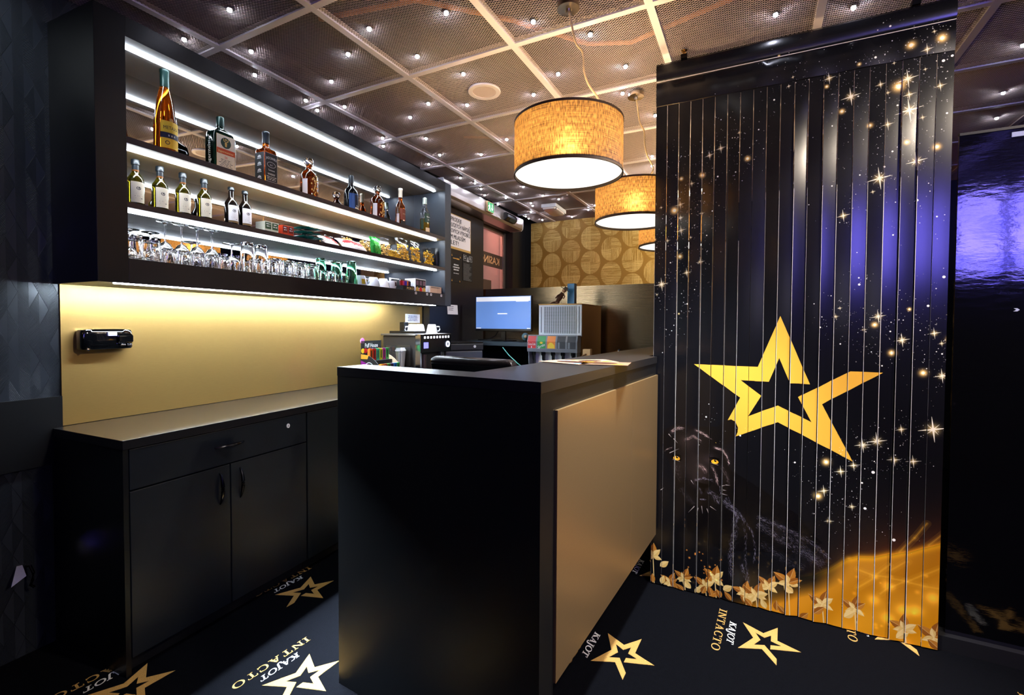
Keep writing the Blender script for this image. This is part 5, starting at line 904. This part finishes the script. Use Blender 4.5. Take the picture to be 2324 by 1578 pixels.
bag('green_bag', 'shiny green foil snack bag standing on the middle shelf', 1.635, .23, .105, .135, .04, FOILGREEN, lean=8, seed=13, print_m=mat('green_light', (90, 200, 80), .3))
for k, (s, d, w_, h, ln) in enumerate(((1.50, .10, .12, .15, 8), (1.68, .10, .12, .165, 5), (1.84, .15, .13, .17, 8))): bag('nut_bag', 'clear bag of pale nuts %s' % ('behind the berry packet, farthest left of the bags', 'with dark green card behind the green bag', 'standing just right of the green bag')[k], s, d, w_, h, .045, CLEAR, lean=ln, seed=20 + k, filler=NUT2, group='clear snack bags on the middle shelf')
for k, (s, d, w_, h, ln) in enumerate(((1.80, .255, .14, .075, 12), (1.985, .20, .15, .19, 10), (2.12, .215, .14, .185, 8), (2.285, .235, .15, .165, 4))): bag('crisp_bag', 'clear bag of golden crisps, %s' % ('low bag in front of the nut bags', 'tallest one, second from the left', 'third from the left', 'at the right end of the shelf')[k], s - (.02 if k == 3 else 0), d, w_, h, .05, CLEAR, lean=ln, seed=30 + k, filler=NUT, group='clear snack bags on the middle shelf')
bag('black_pouch', 'black pouch leaning on the right end panel of the middle shelf', 2.384, .20, .15, .17, .03, mat('pouch_black', (22, 24, 28), .3), rz=-82, seed=41)
# ------------------------------------------------------------------ glasses on the bottom board
GG = 'glasses on the bottom shelf'
def gl_tumbler(r0, r1, h, m, facets=0): mb = MB(); mb.ring([(r0, 0), (r1, h), (.001, h), (.001, h - .008), (r1 - .004, h - .01), (r0 - .0025, 0)], 20 if not facets else facets); return mb
def make_glass(kind, m=GLASS):
    t = thing('glass', 'g', 'glass', (0, 0, 0), TS, GG)
    if kind == 'tumbler': gl_tumbler(.037, .031, .09, m).build('bowl', m, t, smooth=True); MB().ring([(.0375, .012), (.0385, .014), (.0375, .016), (.0365, .014)], 20).build('rim_ring', m, t, smooth=True)
    elif kind == 'shot': gl_tumbler(.027, .022, .058, m, 12).build('bowl', m, t, smooth=True); MB().ring([(.023, .0585), (.0235, .0605), (.0225, .0625), (.021, .0605)], 14).build('base_ring', m, t, smooth=True)
    elif kind == 'pint': gl_tumbler(.040, .028, .145, m).build('bowl', m, t, smooth=True); MB().lathe([(.028, .1455), (.0285, .15), (.026, .152)], 20).build('base_disc', m, t, smooth=True)
    else:   # stemmed glass standing on its rim
        k = {'wine': (.034, .19), 'snifter': (.043, .135), 'low': (.036, .155)}[kind]; r, h = k; b = h * .52
        MB().ring([(r * .82, 0), (r, b * .35), (r * .93, b * .7), (r * .5, b * .95), (.004, b * 1.04), (.001, b * 1.04), (.001, b * 1.0), (r * .46, b * .92), (r * .9, b * .68), (r * .96, b * .35), (r * .79, 0)], 24).build('bowl', m, t, smooth=True)
        MB().lathe([(.004, b * 1.041), (.0036, h * .8), (.0045, h - .012)], 12).build('stem', m, t, smooth=True); MB().lathe([(.0046, h - .0118), (.012, h - .006), (r * .92, h - .003), (r * .95, h - .001), (r * .9, h)], 28).build('foot', m, t, smooth=True)
    return t
KN = {'tumbler': 'upturned clear tumbler', 'shot': 'upturned small shot glass', 'pint': 'upturned tall clear glass', 'wine': 'upturned clear wine glass', 'snifter': 'upturned round brandy glass', 'low': 'upturned short stemmed glass'}
ORD = ('first', 'second', 'third', 'fourth', 'fifth', 'sixth', 'seventh', 'eighth', 'ninth', 'tenth', 'eleventh', 'twelfth', 'thirteenth', 'fourteenth', 'fifteenth', 'sixteenth')
proto = {}; count = {}
def place(kind, s, d, row, m=None, extra=None):
    key = (kind, 'g' if m else ''); lab = KN[kind]
    if m: lab = 'upturned tall green tinted glass'
    n = count.setdefault((key, row), 0); count[(key, row)] += 1
    lab = '%s, %s from the left of its kind in the %s row' % (lab, ORD[n], row); loc = SH(d, s, Z3_ + .0004)
    if key not in proto: proto[key] = make_glass(kind, m or GLASS); proto[key].location = loc; proto[key]['label'] = lab
    else: dup(proto[key], loc, TS, lab)
fr_, mi_, ba_ = .295, .215, .13
for s in (.125, .195): place('tumbler', s, fr_ - .02, 'front')
for s in (.255, .315, .375, .435, .495): place('shot', s, .3, 'front')
for s in (.275, .344, .413, .482): place('wine', s, .232, 'middle')
place('low', .128, .10, 'back'); place('low', .208, .10, 'back'); place('low', .288, .10, 'back')
place('snifter', .551, .275, 'front'); place('snifter', .45, .13, 'back')
place('pint', .635, .275, 'front'); place('pint', .715, .27, 'front')
for s in (.79, .875, .96, 1.045): place('tumbler', s, .28, 'front')
for s in (1.115, 1.175): place('shot', s, .295, 'front')
for s in (.555, .64, .75, .84, .93, 1.02, 1.11): place('tumbler', s, .185, 'middle')
for s in (1.21, 1.295): place('snifter', s, .26, 'front')
for s in (1.20, 1.33): place('pint', s, .18, 'middle', GREENG)
place('pint', 1.385, .255, 'front', GREENG)
for s in (.375, .55, .66, .77, .88, .99, 1.10): place('tumbler', s, .095, 'back')
# cups and small goods to the right
for k, (s, ya) in enumerate(((1.475, -20), (1.60, 35), (1.705, 60))): upcup('espresso_cup', 'white espresso cup upside down on the bottom shelf, %s' % ('with yellow mark, first from the left', 'with dark mark, second from the left', 'third from the left')[k], SH(.25, s, Z3_ + .0004), TS + R(ya), 1.1, (YEL, LNV, PD)[k], 'white cups on the bottom shelf')
uc_ = thing('espresso_cup', 'white cup standing upright with dark red print at the end of the cups', 'cup', SH(.255, 1.80, Z3_ + .0004), TS, 'white cups on the bottom shelf'); MB().ring([(.001, 0), (.024, 0), (.03, .02), (.034, .06), (.0315, .06), (.027, .02), (.001, .005)], 26).build('bowl', PORC, uc_, smooth=True); patch(uc_, 'printed_mark', .0325, -16, 16, .022, .05, mat('cup_print', (60, 20, 24), .4)); MB().tube([(-.0, -.031, .05), (0, -.048, .045), (0, -.05, .028), (0, -.03, .02)], .0035, 8).build('cup_handle', PORC, uc_, smooth=True)
lt = thing('lighter_display', 'small black display box of coloured lighters with gold lettering on the bottom shelf', 'display', SH(.245, 1.945, Z3_ + .0004), TS); MB().box(-.05, .05, -.07, .07, 0, .035).build('tray', INK, lt); MB().box(-.05, -.04, -.07, .07, .0355, .085).build('back_card', INK, lt); flattext(lt, 'POKO', .0506, .02, .008, .026, mat('gold_letter', (236, 200, 130), .5), .085, .008)
for k in range(8):
    t = thing('lighter', '%s lighter standing in the display box' % ('dark red', 'scarlet', 'pink', 'violet', 'royal blue', 'orange', 'plum', 'black')[k], 'lighter', SH(.265, 1.885 + k * .0165, Z3_ + .0358), TS, 'lighters in the display box'); MB().loft([(0, .006, .006, 3), (.036, .006, .006, 3)], 12).build('body', mat('lighter%d' % k, [(120, 20, 30), (210, 40, 30), (215, 80, 120), (110, 50, 170), (50, 60, 190), (230, 120, 40), (90, 30, 80), (20, 20, 22)][k], .3), t, smooth=True); MB().box(-.005, .005, -.005, .005, .0362, .045).build('metal_top', CHROME, t)
pkt = thing('price_card', 'white tent card standing behind the lighters', 'card', SH(.17, 1.93, Z3_ + .0004), TS); MB().box(0, .002, -.06, .06, 0, .095).build('card', PAPER, pkt); g = MB(); g.poly(bx(-.04, -.015, .06, .088), lambda u, v: (.0026, u, v)); g.poly(bx(.005, .035, .06, .088), lambda u, v: (.0026, u, v)); g.build('printed_squares', PD, pkt); 
cgt = thing('cigarette_carton', 'white boxed cigarette carton with gold and red chevrons on the bottom shelf', 'box', SH(.245, 2.10, Z3_ + .0004), TS); MB().box(-.05, .05, -.07, .07, 0, .10).build('box', LWH, cgt, bevel=.001); f = lambda u, v: (.0506, u, v); MB().poly(bx(-.066, .066, .03, .094), f).build('dark_panel', LBK, cgt); g = MB()
for c_, (cy, m_) in enumerate(((-.045, GOLDINK), (0, RED), (.045, GOLDINK))): MB().poly([(cy - .02, .002), (cy + .02, .002), (cy + .02, .022), (cy, .04), (cy - .02, .022)], lambda u, v: (.0511, u, v)).build('chevron', m_, cgt); MB().poly(bx(cy - .016, cy + .016, .05, .085), lambda u, v: (.0512, u, v)).build('photo_patch', mat('photo_brown', (120, 90, 110), .5), cgt)
bxs = thing('flat_box', 'long low white and tan box at the right end of the bottom shelf', 'box', SH(.255, 2.30, Z3_ + .0004), TS); MB().box(-.045, .045, -.095, .095, 0, .055).build('box', mat('box_tan', (200, 165, 140), .5), bxs, bevel=.001); MB().box(-.0445, .0455, -.097, -.0755, .0, .0555).build('white_end', LWH, bxs); g = MB(); lines(g, lambda u, v: (.0456, u, v), -.06, .085, .042, 1, .01, .006, 5); g.build('lettering', PD, bxs); MB().poly(bx(.035, .036, .004, .052), lambda u, v: (.0456, u, v)).build('seam', PD, bxs)
bk = thing('dark_box', 'dark box with gold lettering standing behind the espresso cups', 'box', SH(.12, 1.64, Z3_ + .0004), TS); MB().box(-.03, .03, -.06, .06, 0, .085).build('box', mat('box_dark', (34, 38, 36), .5), bk, bevel=.001); flattext(bk, 'ESPRESSO', .0306, 0, .05, .016, GOLDINK, .07)
for k, s in enumerate((1.985, 2.135, 2.19, 2.34)):
    t = thing('price_tag', 'tiny white price tag on the shelf front under the %s' % ('lighter display', 'cigarette carton, left one', 'cigarette carton, right one', 'flat box')[k], 'tag', SH(.3315, s, 1.528), TS, 'price tags on the shelf front'); MB().box(0, .001, -.011, .011, 0, .018).build('tag_card', PAPER, t); MB().poly(bx(-.005, .004, .005, .013), lambda u, v: (.0014, u, v)).build('printed_mark', INK, t)
